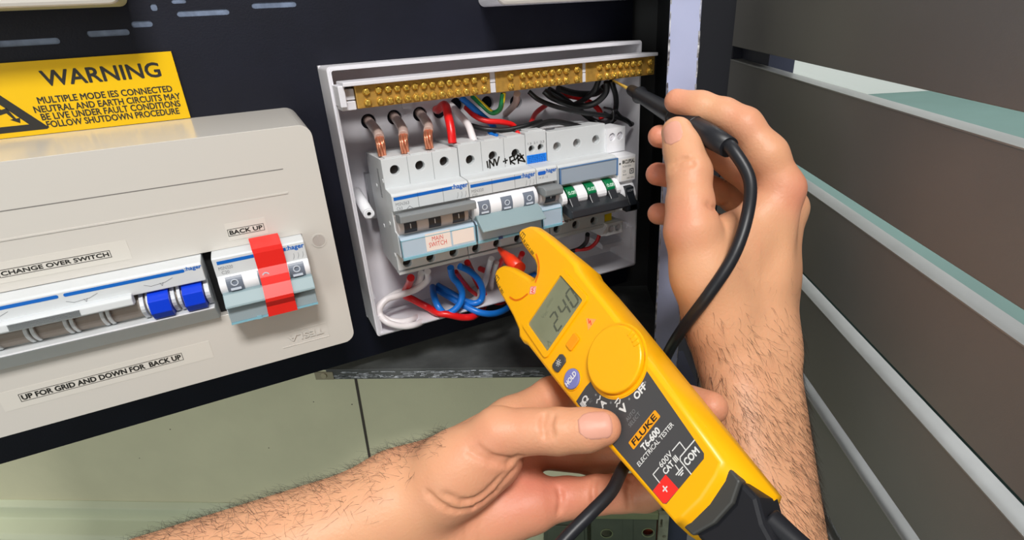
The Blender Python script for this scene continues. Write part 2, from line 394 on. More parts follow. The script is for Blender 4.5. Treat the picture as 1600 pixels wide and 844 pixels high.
mb.poly(f, [(-134.5, 288), (-127.5, 278.5), (-124.8, 279.2), (-122.4, 272.9), (-120.5, 273.2), (-121.3, 270.2), (-125.4, 272.6), (-123.8, 272.9), (-125.8, 276.4), (-129, 275.6), (-136, 285)], 0, .12)
mb.build('hazard_triangle', M_ink, sg)

# ------------------------------------------------------------------ closed enclosure on the left
CL = -85
enc = thing('closed_enclosure', 'closed ivory enclosure with change over switch, on the left of the black panel', 'enclosure', (-100, -40, 113))
rec = [rrect(-250, -41.4, 154, 195.3), rrect(-41.3, 14.2, 154, 195.3)]
mb = MB(); out = rrect(-265, 32.5, 113.5, 259.5, 7, 6)
mb.poly(FW(CL), out, -10, 0, holes=[rrect(-250, 14.2, 154.2, 195.3)])
# side skirt grows out towards the board (draft)
n = len(out); bx = rrect(-268, 33.5, 112.5, 262.4, 8, 6)
V = [FW(CL).p(x, y, -1.0) for x, y in out]+[FW(0).p(x, y, 0) for x, y in bx]
mb.add(V, [(i, n+i, n+(i+1) % n, (i+1) % n) for i in range(n)], False)
cov = mb.build('cover', M_cover, enc, bevel=2.4, seg=3)
mb = MB(); mb.box(-250, 14, CL+10.2, CL+12, 150, 200); mb.build('recess', M_hole, enc)
mb = MB(); mb.poly(FW(CL), [(-41.3, 154.4), (-36.4, 154.4), (-36.4, 195.2), (-41.3, 195.2)], -7, -5.5); mb.build('blank_gap', M_hole, enc)
f = FW(CL); mb = MB()
mb.ribbon(f, [(-200, 236.1), (12.4, 236.1)], .55, -.05, .05); tag(mb.build('groove_line', mat('groove_shadow', (120, 116, 112), .6), enc), 'dark groove line across the upper cover')
mb = MB(); mb.poly(f, [(-200, 221.4), (12.1, 221.4), (12.1, 222.3), (-200, 222.3)], 0, .35); mb.build('ridge_line', M_cover, enc)
def sticker(x0, x1, z0, z1, bx, words, tilt=0, fill=M_sticker, nm='label_sticker', lab=None):
    m_ = MB(); m_.poly(f, [(x0, z0), (x1, z0-tilt), (x1, z1-tilt), (x0, z1)], 0, .12); s_ = m_.build(nm, fill, enc)
    if lab: s_['label'] = lab
    m_ = MB(); a, b, c_, d = bx
    m_.ribbon(f, [(a, c_), (b, c_), (b, d), (a, d), (a, c_)], .28, .1, .2); m_.text(f, words, a+.9, b-.9, c_+.8, d-.8, .2, .035); m_.build('lettering', M_ink, s_)
sticker(-160, -74, 200, 211, (-131, -82.9, 203.1, 206.9), 'CHANGE OVER SWITCH', lab='clear sticker reading CHANGE OVER SWITCH')
sticker(-25.6, -3.9, 199.5, 209.8, (-24.9, -5.4, 202.2, 206.2), 'BACK UP', lab='white sticker reading BACK UP')
sticker(-155.5, -52, 128.3, 140.2, (-147, -67.8, 132, 136.7), 'UP FOR GRID AND DOWN FOR  BACK UP', lab='clear sticker reading UP FOR GRID AND DOWN FOR BACK UP')
mb = MB(); mb.poly(f, circ(23.3, 188.8, 4.6, 28), 0, .25, holes=[circ(23.3, 188.8, 3.7, 28)]); mb.build('screw_collar', M_cover, enc)
mb = MB(); mb.poly(f, circ(23.3, 188.8, 3.6, 24), 0, .12); mb.poly(f, [(22.9, 185.8), (23.8, 185.8), (23.8, 191.8), (22.9, 191.8)], .12, .35); mb.build('cover_screw', mat('screw_ivory', (186, 178, 172), .35), enc)
mb = MB(); mb.text(f, 'TESLA', -8.5, 13.5, 125.2, 129.3, .7, .02, rot180=True); mb.ribbon(f, [(-12.8, 132), (16.6, 132)], .35, 0, .15); mb.ribbon(f, [(-12.8, 121.8), (16.6, 121.8)], .35, 0, .25)
mb.ribbon(f, [(16.6, 122), (16.6, 132)], .25, 0, .15)
mb.build('embossed_lettering', M_cover, enc)

# change over switch
sw = thing('changeover_switch', 'long white change over switch with two blue levers in the closed enclosure', 'switch', (-145, -90, 152))
SF = -97; f = FW(SF)
mb = MB(); mb.prism(-249, -41.6, [(-76, 195), (-86, 195), (-96.4, 193.9), (SF, 192.8), (SF, 183), (-89, 182.6), (-89, 166.5), (SF, 166), (SF+.5, 164.4), (-88, 154.6), (-76, 154.4)])
mb.build('housing', M_hager, sw, bevel=.5)
mb = MB(); mb.poly(f, rrect(-106, -50.4, 190.2, 192.1, .9), 0, .12); mb.poly(f, rrect(-200, -108.2, 190.2, 192.1, .9), 0, .12); mb.build('blue_stripe', M_blue, sw)
mb = MB(); mb.text(f, ':hager', -50, -41.9, 190.2, 193.0, .12, .02); mb.build('lettering', M_blue, sw)
mb = MB()
for x in (-66, -101, -139):
    mb.ribbon(f, [(x-5, 187.6), (x-2, 186.2), (x+5, 186.9), (x+9, 188.6)], .22, 0, .1); mb.ribbon(f, [(x+2.5, 187), (x+3.2, 185.2), (x+4, 187)], .22, 0, .1)
mb.build('wiring_symbols', M_greyink, sw)
mb = MB()                                             # curved drum face behind the levers
prof = [(-88, 182.4)]+[(-89.5-5.5*math.sin(math.pi*t), 182.4-16*t) for t in np.linspace(.08, .92, 9)]+[(-88, 166.4)]
mb.prism(-248, -42.4, prof+[(-80, 166.4), (-80, 182.4)]); mb.build('drum', M_taupe, sw, smooth=False)
for x in (-73.6, -58.5, -42.9):
    for dx in ((-1.4, 1.6), ) if x > -50 else ((-2.6, -.4), (.6, 2.4)):
        mb = MB(); pr = [(-86, 183.2)]+[(-91-7.2*math.sin(math.pi*t), 183.2-17.6*t) for t in np.linspace(.06, .94, 9)]+[(-86, 165.6)]
        x0, x1 = (x+dx[0]+.0, x+dx[1]) if x < -50 else (x-1.3, x+1.3); mb.prism(x0, x1, pr); mb.build('lever_ring', M_hager, sw, bevel=.3)
for i, x in enumerate((-93, -109.3, -126.3, -143)):
    for dx in (-2.3, .5):
        mb = MB(); pr = [(-86, 183)]+[(-90-6.4*math.sin(math.pi*t), 183-17*t) for t in np.linspace(.06, .94, 9)]+[(-86, 165.4)]
        mb.prism(x+dx, x+dx+1.8, pr); mb.build('lever_ring', M_hager, sw, bevel=.3)
mb = MB(); mb.box(-248, -42, -97.2, -96.4, 165.3, 166); mb.build('lower_ledge', M_pure, sw)
for x0, x1 in ((-71.6, -61.4), (-54.9, -44.6)):
    mb = MB(); mb.prism(x0, x1, [(-86, 182.3), (-95, 182.1), (-101, 178.6), (-101.5, 171.5), (-98, 167.0), (-86, 166.6)]); mb.build('blue_lever', M_toggle, sw, bevel=.35)
mb = MB(); mb.prism(-248, -77.4, [(-95, 184.9), (-99.6, 184.7), (-101.4, 183.4), (-101.8, 179.8), (-100.8, 178.9), (-96, 178.6), (-95, 181)]); h = mb.build('handle_bar', M_hager, sw, bevel=.5)
mb = MB()
for i in range(6): mb.box(-131, -101, -102.2, -101.4, 179.9+i*.6, 180.18+i*.6)
mb.build('grip_ribs', M_grey, h)

# ------------------------------------------------------------------ modular breakers
def toggle_set(t, xs, yc, zc, r, state, barw=3.4, mk=True, body=M_pure):
    """white drum with dark inserts marked I or O, one per pole"""
    x0, x1 = xs[0]-8.2, xs[-1]+7.6
    m_ = MB(); m_.cyl((x0, yc, zc), (x1, yc, zc), r, n=28); m_.build('toggle_drum', body, t, bevel=.5)
    for x in xs:
        m_ = MB(); pr = [(yc-(r+.25)*math.cos(a), zc+(r+.25)*math.sin(a)) for a in np.linspace(-.75, .75, 9)]; pr += [(yc-1, zc+r*.6), (yc-1, zc-r*.6)]
        m_.prism(x-4.4, x+4.4, pr); tg = m_.build('toggle', M_midgrey if state == 'O' else M_dkgrey, t)
        fr_ = FW(yc-r-.35); m_ = MB()
        if state == 'O': m_.poly(fr_, circ(x, zc+1.6, 2.1, 20), -.3, .12, holes=[circ(x, zc+1.6, 1.5, 20)]); m_.poly(fr_, [(x-2.8, zc-3.0), (x+2.8, zc-3.0), (x+2.8, zc-1.7), (x-2.8, zc-1.7)], -.4, .1)
        else: m_.poly(fr_, [(x-.25, zc-1.6), (x+.25, zc-1.6), (x+.25, zc+1.6), (x-.25, zc+1.6)], -.3, .12)
        m_.build('toggle_mark', M_pure if state != 'O' else mat('mark_pale', (200, 208, 220), .4), tg)
def screw_hole(t, x, z, y, r=2.6, dark=True):
    m_ = MB(); m_.cyl((x, y, z), (x, y+1, z), r*.94, n=18); m_.poly(FW(y), [(x-r*.8, z-.35), (x+r*.8, z+.15), (x+r*.8, z+.6), (x-r*.8, z+.15)], 0, .25)
    return m_.build('terminal_screw', mat('screw_dark', (58, 54, 52), .35, metal=.6), t)
def shoulder_plate(mbx, x0, x1, z0, z1, y, holes, depth=5, r=2.8):
    mbx.poly(FW(y), [(x0, z0), (x1, z0), (x1, z1), (x0, z1)], -depth, 0, holes=[circ(hx, hz, hr, 20) for hx, hz, hr in holes])
def hager(name, label, x0, x1, xs, ztop=229.5, top_holes=None, bot_holes=None):
    t = thing(name, label, 'circuit breaker', ((x0+x1)/2, -45, 146), 'breakers in the open box')
    m_ = MB(); x0 += .15; x1 -= .15
    m_.prism(x0, x1, [(-18, ztop-2), (-62, ztop), (-62, 146), (-20, 147)])
    m_.prism(x0, x1, [(-61, 209.5), (-80.5, 208.7), (-82, 207.3), (-82, 197), (-76, 196), (-76, 181.5), (-82, 180.8), (-82, 164), (-61, 162.5)])
    # top wall with a notch over every cable entry
    for x in xs: m_.box(x-6, x+6, -66.8, -52, ztop-.2, ztop+1.0)
    shoulder_plate(m_, x0, x1, 209, ztop, -67, top_holes)
    shoulder_plate(m_, x0, x1, 148.5, 163.5, -67, bot_holes)
    m_.box(x0, x1, -68, -60, 145.4, 148.1)
    m_.build('housing', M_hager, t, bevel=.35)
    sm_ = mat('seam_grey', (120, 124, 128), .6)
    for a, b in zip(xs[:-1], xs[1:]):
        xm = (a+b)/2; m_ = MB(); m_.box(xm-.12, xm+.12, -82.12, -81.5, 197.2, 207); m_.build('seam', sm_, t)
        m_ = MB(); m_.box(xm-.12, xm+.12, -67.12, -66.5, 210, ztop); m_.build('seam', sm_, t)
    m_ = MB(); m_.box(x0, x1, -68.15, -67.9, 147.8, 148.3); m_.build('seam', sm_, t)
    for hx, hz, hr in top_holes+bot_holes: screw_hole(t, hx, hz, -62.6, hr)
    return t
PIT = 17.9
xs1 = [82.2, 99.8, 117.6]
ms = hager('main_switch', 'three-pole white main switch breaker, first on the left of the open box', 73.2, 127.6, xs1, 229, [(81.8, 220.9, 3.35), (99.5, 221.1, 3.35), (117.2, 221.2, 3.35)], [(80.7, 153.35, 3.35), (98.3, 152.8, 3.35), (116.3, 152.8, 3.35)])
f = FW(-82)
mb = MB(); mb.poly(f, [(74.6, 204.2), (115.5, 204.8), (115.5, 207.0), (74.6, 206.4)], 0, .12); mb.build('blue_stripe', M_blue, ms)
mb = MB(); mb.text(f, ':hager', 115.8, 127, 203.8, 208.0, .12, .02); mb.build('lettering', M_blue, ms)
mb = MB(); mb.text(f, 'MSN363', 75.4, 84.5, 200.4, 202.6, .1); mb.text(f, 'C63', 75.6, 79.5, 197.6, 199.6, .1)
for x in (118.5, 121.5, 124.5): mb.ribbon(f, [(x, 198), (x+.8, 200), (x+.8, 202)], .22, 0, .1)
mb.ribbon(f, [(82.5, 197.2), (84.5, 199), (86.5, 197.2)], .3, 0, .1); mb.build('markings', M_greyink, ms)
toggle_set(ms, [82.4, 99.6, 117.0], -78, 186.3, 7.2, 'I', body=mat('toggle_beige', (206, 196, 194), .4))
mb = MB(); mb.prism(73.8, 127.2, [(-82, 195.4), (-93, 197.6), (-95.2, 196.8), (-95.2, 192), (-84, 189.5), (-82, 190.5)]); mb.build('bridge_bar', M_grey, ms, bevel=.5)
def label_holder(t, x0, x1, xs, texts=None):
    m_ = MB(); m_.prism(x0, x1, [(-82, 180), (-86, 179.4), (-87.6, 177.6), (-87.6, 165.4), (-86, 164.2), (-82, 164)]); m_.build('label_holder', M_window, t, bevel=.3)
    m_ = MB(); m_.box(x0, x1, -88.3, -86.5, 163.5, 165.4); m_.box(x0, x1, -87.9, -87.3, 177.2, 177.7)
    for x in (x0, x1-.5): m_.box(x, x+.5, -88, -86, 165, 178)
    m_.build('clear_rim', M_edge, t, bevel=.2)
label_holder(ms, 73.6, 127.2, xs1); f = FW(-87.6)
mb = MB(); mb.poly(f, [(90.6, 166.4), (108.6, 166.4), (108.6, 179), (90.6, 179)], 0, .1); pl = mb.build('paper_label', M_pinkpaper, ms)
mb = MB(); mb.text(f, 'MAIN', 95.2, 103.2, 173.2, 176.4, .2, .0); mb.text(f, 'SWITCH', 92.6, 105.4, 169, 172.4, .2, .0); mb.build('lettering', M_redink, pl)
mb = MB(); mb.poly(f, [(110, 167), (126, 167), (126, 177), (110, 177)], 0, .1); mb.build('paper_label', M_pinkpaper, ms)
# barcode on the visible side
fs = Fr((73.35, 0, 0), (0, -1, 0), (0, 0, 1)); mb = MB(); z = 200
for i in range(22):
    h = random.uniform(.3, .9); mb.poly(fs, [(50, z), (54, z), (54, z+h), (50, z+h)], -.1, .1); z += h+.4
mb.build('barcode', M_greyink, ms)
for y_, z_ in ((-64, 214), (-64, 184), (-40, 206), (-42, 176), (-64, 160)):
    mb = MB(); mb.cyl((73.5, y_, z_), (72.9, y_, z_), 1.7, n=14); mb.build('side_rivet', M_hager, ms)

xs2 = [136.4, 154.3, 172.4]
iv = hager('inverter_breaker', 'three-pole white breaker with handwritten black marker note, lever folded down', 127.8, 181.0, xs2, 231, [(136.5, 219.4, 3.35), (154.3, 219.6, 3.35), (172.6, 218.6, 3.35)], [(134.4, 152.0, 3.35), (152, 152.0, 3.35), (170, 152, 3.35)])
f = FW(-82)
mb = MB(); mb.poly(f, [(129, 203.4), (168.6, 203.6), (168.6, 205.8), (129, 205.6)], 0, .12); mb.build('blue_stripe', M_blue, iv)
mb = MB(); mb.text(f, ':hager', 169, 180, 202.6, 207, .12, .02); mb.build('lettering', M_blue, iv)
mb = MB(); mb.text(f, 'MSN320', 129.4, 138.5, 199.6, 201.8, .1); mb.text(f, 'C20', 129.8, 133.6, 196.9, 198.8, .1)
for x in (172, 175, 178): mb.ribbon(f, [(x, 197.4), (x+.8, 199.4), (x+.8, 201.4)], .22, 0, .1)
mb.build('markings', M_greyink, iv)
f = FW(-67); mb = MB(); wd = 1.15
for st in ([(149.2, 216.4), (149.6, 211.8)], [(151.2, 217.2), (151.2, 211.2)], [(151.2, 217), (154.2, 212.4), (154.8, 217.2)], [(155.5, 217), (156.8, 212.4), (159, 218.2)],
           [(162.2, 214.2), (165.4, 214.8)], [(163.6, 216.2), (164, 212.8)], [(167.6, 216.6), (168, 211.4)], [(167.4, 216.4), (171, 217.4), (171.4, 214.2), (168, 213.4), (171.4, 211)], [(172, 214), (175, 216.8), (178.5, 214)], [(174, 217.5), (174.4, 211)], [(178.8, 216.6), (174.5, 213.4), (180, 211.4)], [(176, 218), (179.6, 212)]):
    mb.ribbon(f, st, wd, 0, .1)
mb.build('marker_writing', M_ink, iv)
toggle_set(iv, [136.6, 154.2, 172.2], -78, 187.6, 8.2, 'O')
mb = MB(); mb.prism(129.4, 179.6, [(-80, 184), (-86, 183.4), (-97, 176.0), (-97.6, 174.8), (-96, 174.2), (-84, 179), (-80, 179)]); mb.build('bridge_bar', M_bluegrey, iv, bevel=.5)
label_holder(iv, 128.6, 180.6, xs2)
mb = MB()
for x in (146, 163): mb.box(x-1.6, x+1.6, -89, -87, 163.8, 165.6)
mb.build('label_clip', mat('clip_dark', (50, 70, 110), .3), iv)

# auxiliary contact module
ax = hager('auxiliary_module', 'single-module white auxiliary unit with bright blue label and grey lever', 181.2, 198.8, [190], 232.5, [(186.2, 220, 2.5), (193.8, 220.1, 2.5)], [(190, 152, 2.6)])
f = FW(-67); mb = MB(); mb.poly(f, [(181.6, 208.2), (198.4, 208.0), (198.4, 215.6), (181.6, 215.6)], 0, .12); bl = mb.build('blue_label', M_label, ax)
mb = MB()
for i in range(5):
    x = 182.8
    while x < 197: l = random.uniform(.8, 2.2); mb.poly(f, [(x, 209.2+i*1.25), (min(x+l, 197.6), 209.2+i*1.25), (min(x+l, 197.6), 209.8+i*1.25), (x, 209.8+i*1.25)], .12, .2); x += l+.5
mb.build('fine_print', mat('label_blue_dark', (10, 80, 170), .5), bl)
f = FW(-82); mb = MB(); mb.poly(f, rrect(182.4, 189, 203.4, 206, 1), 0, .3); mb.build('blue_button', mat('button_blue', (30, 100, 200), .4), ax)
mb = MB(); mb.text(f, 'hager', 189.6, 198, 203.4, 207.2, .12, .02); mb.build('lettering', M_blue, ax)
mb = MB(); mb.text(f, '14 22 12', 183, 190.5, 200.6, 202, .1); mb.build('markings', M_greyink, ax); mb = MB(); mb.text(FW(-67), '13 21 23', 183, 197, 223.4, 225, .1); mb.build('markings', M_greyink, ax)
toggle_set(ax, [190.6], -78, 187, 7.2, 'I', body=mat('toggle_beige', (206, 196, 194), .4))
mb = MB(); mb.prism(181.8, 197.0, [(-80, 195), (-90, 196), (-93.5, 194.6), (-93.8, 190.2), (-92, 188.8), (-80, 190)]); mb.build('lever', M_grey, ax, bevel=.8)
label_holder(ax, 181.8, 198.6, [190])

# grey-topped breaker with long black bar
lg = thing('black_bar_breaker', 'three-pole white breaker with long black bar and three green flags', 'circuit breaker', (225, -45, 146), 'breakers in the open box')
mb = MB(); x0, x1 = 199.4, 252.0
mb.prism(x0, x1, [(-18, 228), (-62, 230.5), (-62, 146), (-20, 147)])
mb.prism(x0, x1, [(-61, 208.4), (-80.5, 207.8), (-82, 206.4), (-82, 192), (-78, 191), (-78, 172), (-82, 171), (-82, 161.5), (-61, 160.5)])
shoulder_plate(mb, x0, x1, 208, 230.5, -67, [(208.1, 218.6, 3.35), (225.9, 218.7, 3.35), (243.4, 219, 3.35)])
shoulder_plate(mb, x0, x1, 147.5, 161.5, -67, [(205.7, 152.6, 3.35), (223.5, 152.5, 3.35), (241.2, 152.2, 3.35)])
mb.box(x0, x1, -68, -60, 144.5, 147.6); mb.build('housing', M_hager, lg, bevel=.35)
for x, z in ((208.1, 218.6), (225.9, 218.7), (243.4, 219)):
    mb = MB(); mb.cyl((x, -62.6, z), (x, -61.5, z), 2.7, n=18); mb.build('terminal_screw', mat('screw_pale', (150, 146, 144), .4, metal=.4), lg)
for x, z in ((205.7, 152.6), (223.5, 152.5), (241.2, 152.2)): screw_hole(lg, x, z, -62.6, 3.3)
f = FW(-82)
mb = MB(); mb.prism(199.6, 252.2, [(-82, 206.2), (-84, 205.6), (-84, 193.4), (-82, 192.2)]); mb.build('label_window', mat('window_grey', (158, 170, 184), .25), lg, bevel=.3)
mb = MB(); mb.box(199.6, 252.2, -84.4, -83.6, 205.4, 206.2); mb.box(199.6, 200.6, -84.6, -83, 192.4, 206); mb.box(251, 252.2, -84.6, -83, 192.4, 206); mb.build('clear_rim', mat('rim_blue', (100, 140, 190), .15, trans=.2), lg)
for x in (208.5, 226.3, 243.8):
    mb = MB(); mb.prism(x-3.7, x+3.7, [(-78, 190.5), (-83.5, 189), (-87.5, 184.5), (-87, 179), (-78, 177)]); mb.build('green_flag', M_green, lg, bevel=.3)
    mb = MB(); fr = Fr((0, -85.6, 187), (1, 0, 0), (0, -.66, .75)); fr = Fr((0, -86.2, 186.4), (1, 0, 0), tuple(np.array([0, .66, .75]))); mb.text(fr, 'o.on', x-3.2, x+3.2, -1.4, 1.4, .25, .02); mb.build('flag_lettering', mat('flag_print', (200, 235, 215), .5), lg)
for x in (199.6+2, 217.4, 235.1, 251):
    hw = 4.4 if 205 < x < 248 else 2.2
    mb = MB(); pr = [(-76, 191)]+[(-79-9*math.sin(math.pi*t), 191-19*t) for t in np.linspace(.06, .94, 9)]+[(-76, 171)]
    mb.prism(x-hw, x+hw, pr); mb.build('drum_segment', M_pure, lg, bevel=.4)
mb = MB(); mb.prism(201, 252.8, [(-80, 178), (-88, 178.5), (-98, 176), (-99.5, 171), (-97, 169.4), (-80, 172)])
for x in (208.5, 226.3, 243.8): mb.prism(x-3.7, x+3.7, [(-84, 184), (-88.2, 183), (-93, 177), (-84, 175)])
mb.build('bridge_bar', mat('bar_black', (44, 46, 50), .35), lg, bevel=.6)
mb = MB(); mb.poly(f, [(200, 163.2), (203, 163.2), (203, 163.8), (200, 163.8)], 0, .12); mb.poly(f, [(213, 163.6), (251.5, 163.6), (251.5, 164.2), (213, 164.2)], 0, .12); mb.build('red_line', mat('line_red', (180, 40, 46), .5), lg)
mb = MB(); mb.text(f, 'legrand', 203.6, 212.6, 162.2, 164.9, .12, .01); mb.build('lettering', M_ink, lg)

# single pole residual-current breaker at the right end
cl = thing('residual_current_breaker', 'single-pole white breaker with black lever at the right end of the row', 'circuit breaker', (262, -45, 160), 'breakers in the open box')
mb = MB(); mb.prism(252.4, 269.4, [(-18, 206), (-74, 207), (-84, 206.4), (-84, 186.2), (-81, 185), (-81, 161), (-72, 160), (-20, 160)]); mb.build('housing', M_pure, cl, bevel=.5)
f = FW(-84); mb = MB(); mb.poly(f, [(255.8, 187.2), (268.8, 187.2), (268.8, 204.2), (255.8, 204.2)], 0, .1); pl = mb.build('paper_label', M_paper, cl)
mb = MB(); mb.text(f, 'CLIPSAL', 259, 268.2, 200.4, 203.4, .2, .02); mb.poly(f, [(256.6, 200.6), (257.4, 200.6), (257.4, 203.2), (256.6, 203.2)], .1, .2); mb.poly(f, [(257.7, 200.6), (258.5, 200.6), (258.5, 203.2), (257.7, 203.2)], .1, .2); mb.build('lettering', M_ink, pl)
mb = MB(); mb.text(f, 'RCBO2020', 257, 265, 197.6, 199, .2); mb.text(f, 'C20', 257, 259.8, 193.6, 195.4, .2); mb.text(f, '30mA', 257, 260.6, 191, 192.4, .2); mb.text(f, '240V 50Hz', 261, 268, 188, 189.2, .2)
mb.poly(f, rrect(263.6, 267.6, 191.6, 195.8, .4), .1, .2, holes=[rrect(264.3, 266.9, 192.3, 195.1, .3)]); mb.poly(f, circ(265.6, 193.7, .7, 10), .1, .2); mb.build('fine_print', mat('print_dark', (80, 80, 84), .6), pl)
mb = MB(); mb.poly(FW(-84), circ(254.2, 201, .8, 12), 0, .25); mb.build('indicator', mat('indicator_dark', (80, 84, 80), .4), cl)
mb = MB(); pr = [(-78, 184)]+[(-81-5*math.sin(math.pi*t), 184-20*t) for t in np.linspace(.06, .94, 9)]+[(-78, 163)]
mb.prism(254.5, 269.2, pr); mb.build('drum_segment', M_pure, cl, bevel=.4)
mb = MB(); mb.prism(258.6, 266.2, [(-80, 182.5), (-86.8, 181.5), (-87.6, 176), (-92, 168.6), (-92, 164), (-90, 162.4), (-80, 165)]); mb.prism(256.6, 268.6, [(-87, 170.6), (-92, 168.6), (-92, 164), (-90, 162.4), (-84, 163)]); lv = mb.build('lever', mat('lever_black', (30, 34, 40), .35), cl, bevel=.6)
mb = MB(); mb.text(FW(-87.6), 'I.OFF', 259.4, 265.6, 178.4, 180.2, .4); mb.build('lettering', mat('print_pale', (170, 176, 184), .5), lv)
def term_block(label, x0, x1, z0, z1, y, skew, group=None):
    t = thing('terminal_block', label, 'terminal block', ((x0+x1)/2, y+10, z0), 'white terminal blocks of the right-end breaker')
    m_ = MB(); h1, h2 = x0+(x1-x0)*.3, x0+(x1-x0)*.73; zc = z0+(z1-z0)*.64 if z1-z0 > 15 else (z0+z1)/2
    m_.poly(FW(y), [(x0, z0), (x1, z0), (x1, z1), (x0, z1)], -4, 0, holes=[circ(h1, zc, 3.1, 24), circ(h2, zc, 3.1, 24)])
    m_.box(x0, x1, y+4, y+22, z0, z1)
    if skew: m_.poly(FW(y), [(x0, z0), (x0-skew, z0+1), (x0, z1-2)], -18, 0)
    m_.build('block', M_pure, t, bevel=.4)
    for h in (h1, h2):
        m_ = MB(); m_.cyl((h, y+1.6, zc), (h, y+3.8, zc), 2.7, n=20); m_.poly(FW(y+1.6), [(h-2.1, zc-1.6), (h-1.5, zc-2.0), (h+2.1, zc+1.4), (h+1.5, zc+1.9)], 0, .3); m_.build('screw', M_white, t)
term_block('white two-screw terminal block on top of the right-end breaker', 251.6, 269.2, 207.4, 226.6, -70, 0)
term_block('white two-screw terminal block below the right-end breaker, beside a yellow tag', 250.8, 267.0, 138.0, 148.4, -72, 6)
mb = MB(); mb.poly(FW(-66), [(249.4, 148.8), (259.8, 148.8), (259.8, 160), (249.4, 160)], -10, 0); yt = tag(mb.build('yellow_tag', M_yel), 'small yellow tag above the lower terminal block', 'tag')
mb = MB(); mb.text(FW(-66), 'A40', 251.4, 257.8, 155.4, 158.6, .15, .02); o = mb.build('lettering', M_ink, yt)

# back-up breaker in the closed enclosure, lever bar folded down
bu = thing('backup_breaker', 'three-pole back up breaker with folded bar in the closed enclosure, under red tape', 'circuit breaker', (-11, -85, 152))
f = FW(-97); x0, x1 = -36.2, 14.0
mb = MB(); mb.prism(x0, x1, [(-76, 195.2), (-90, 195.2), (-96, 194.8), (-97, 194), (-97, 182.6), (-90, 182), (-90, 170), (-97, 169.5), (-97, 155), (-76, 154.6)]); mb.build('housing', M_hager, bu, bevel=.4)
mb = MB(); mb.poly(f, [(-34, 190.4), (3.2, 190.6), (3.2, 192.6), (-34, 192.4)], 0, .12); mb.build('blue_stripe', M_blue, bu)
mb = MB(); mb.text(f, ':hager', 3.6, 13.4, 189.8, 193.4, .12, .02); mb.build('lettering', M_blue, bu)
mb = MB(); mb.text(f, 'MSN320', -34, -26.6, 187, 189, .1); mb.text(f, 'C20', -33, -29, 184.4, 186.2, .1)
for x in (6, 8.6, 11.2): mb.ribbon(f, [(x, 184.4), (x+.8, 186.2), (x+.8, 188)], .2, 0, .1)
mb.build('markings', M_greyink, bu)
toggle_set(bu, [-27.8, -10.8, 6.4], -93, 177.6, 7.0, 'O')
mb = MB(); mb.prism(x0+.6, x1, [(-95, 173.6), (-101.5, 173.2), (-105.6, 167.4), (-106, 166.2), (-104.8, 165.6), (-97, 166), (-95, 168)]); mb.build('bridge_bar', M_bluegrey, bu, bevel=.4)
mb = MB(); mb.prism(x0+.8, x1-.4, [(-97, 164.8), (-101, 164.4), (-102, 162.6), (-102, 155.4), (-97, 154.6)]); mb.build('label_holder', mat('holder_dim', (148, 162, 168), .2), bu, bevel=.3)
mb = MB(); mb.box(x0+.8, x1-.4, -102.5, -101.5, 154.3, 155.4)
for x in (-20, -3): mb.box(x-1.2, x+1.2, -103, -101.6, 154.2, 156)
mb.build('clear_rim', M_edge, bu)
# red tape over it
prof = [(-85.6, 198.6), (-90, 197.4), (-97.6, 195.4), (-98, 193), (-98, 183.5), (-100.8, 178.5), (-102.4, 174), (-106.6, 167.2), (-106.4, 165.2), (-103.6, 161), (-103.2, 154.4)]
mb = MB(); a = np.array(prof); nrm = []
for i in range(len(a)):
    t = a[min(i+1, len(a)-1)]-a[max(i-1, 0)]; t /= np.linalg.norm(t); nrm.append([t[1], -t[0]] if t[1] < 0 else [-t[1], t[0]])
b = a+np.array(nrm)*np.where(True, .35, 0); V = []
for i in range(len(a)):
    k = i/(len(a)-1); l, r_ = -15.4+1.2*math.sin(k*3), 1.0+.5*math.sin(k*5)+.8*k
    for y, z in (a[i], b[i]):
        V += [(l, y, z), (r_, y, z)]
Fc = []
for i in range(len(a)-1):
    p = 4*i; q = p+4
    Fc += [(p, p+1, q+1, q), (p+2, q+2, q+3, p+3), (p, q, q+2, p+2), (p+1, p+3, q+3, q+1)]
Fc += [(0, 2, 3, 1), (4*len(a)-4, 4*len(a)-3, 4*len(a)-1, 4*len(a)-2)]
mb.add(V, Fc); tag(mb.build('red_tape', M_tape), 'strip of glossy red tape holding down the back up breaker', 'tape')

# ------------------------------------------------------------------ open enclosure
ob = thing('open_enclosure', 'open white enclosure box full of breakers and wires, cover removed', 'enclosure', (180, -20, 87))
x0, x1, z0, z1 = 53.4, 305.6, 87.2, 288.0
kos = [(82, 246.4), (102, 247.0), (122.3, 247.0), (138.8, 247.2), (153, 250.5), (180, 249), (206, 247)]
mb = MB(); mb.poly(FW(-.2), [(x0, z0), (x1, z0), (x1, z1), (x0, z1)], 0, 4, holes=[circ(x, z, 5.6, 24) for x, z in kos]+[rrect(170, 176, 104, 110, 1)])
mb.build('back_plate', M_white, ob)
mb = MB(); mb.poly(FW(-4), rrect(x0, x1, z0, z1, 2.5, 4), 0, 38, holes=[rrect(x0+2.6, x1-2.6, z0+2.6, z1-2.6, 1.5, 3)]); mb.build('side_walls', M_white, ob, bevel=.5)
mb = MB(); mb.poly(FW(-42), rrect(x0+1.4, x1-1.4, z0+1.4, z1-1.4, 2, 4), 0, 1.2, holes=[rrect(x0+2.6, x1-2.6, z0+2.6, z1-2.6, 1.5, 3)]); mb.build('rim_lip', M_white, ob)
mb = MB(); mb.box(70, 290, -19, -12, 176, 211); mb.build('mounting_rail', M_steel, ob)
mb = MB(); mb.box(72, 292, -12, -4, 180, 206); mb.build('rail_support', M_white, ob)
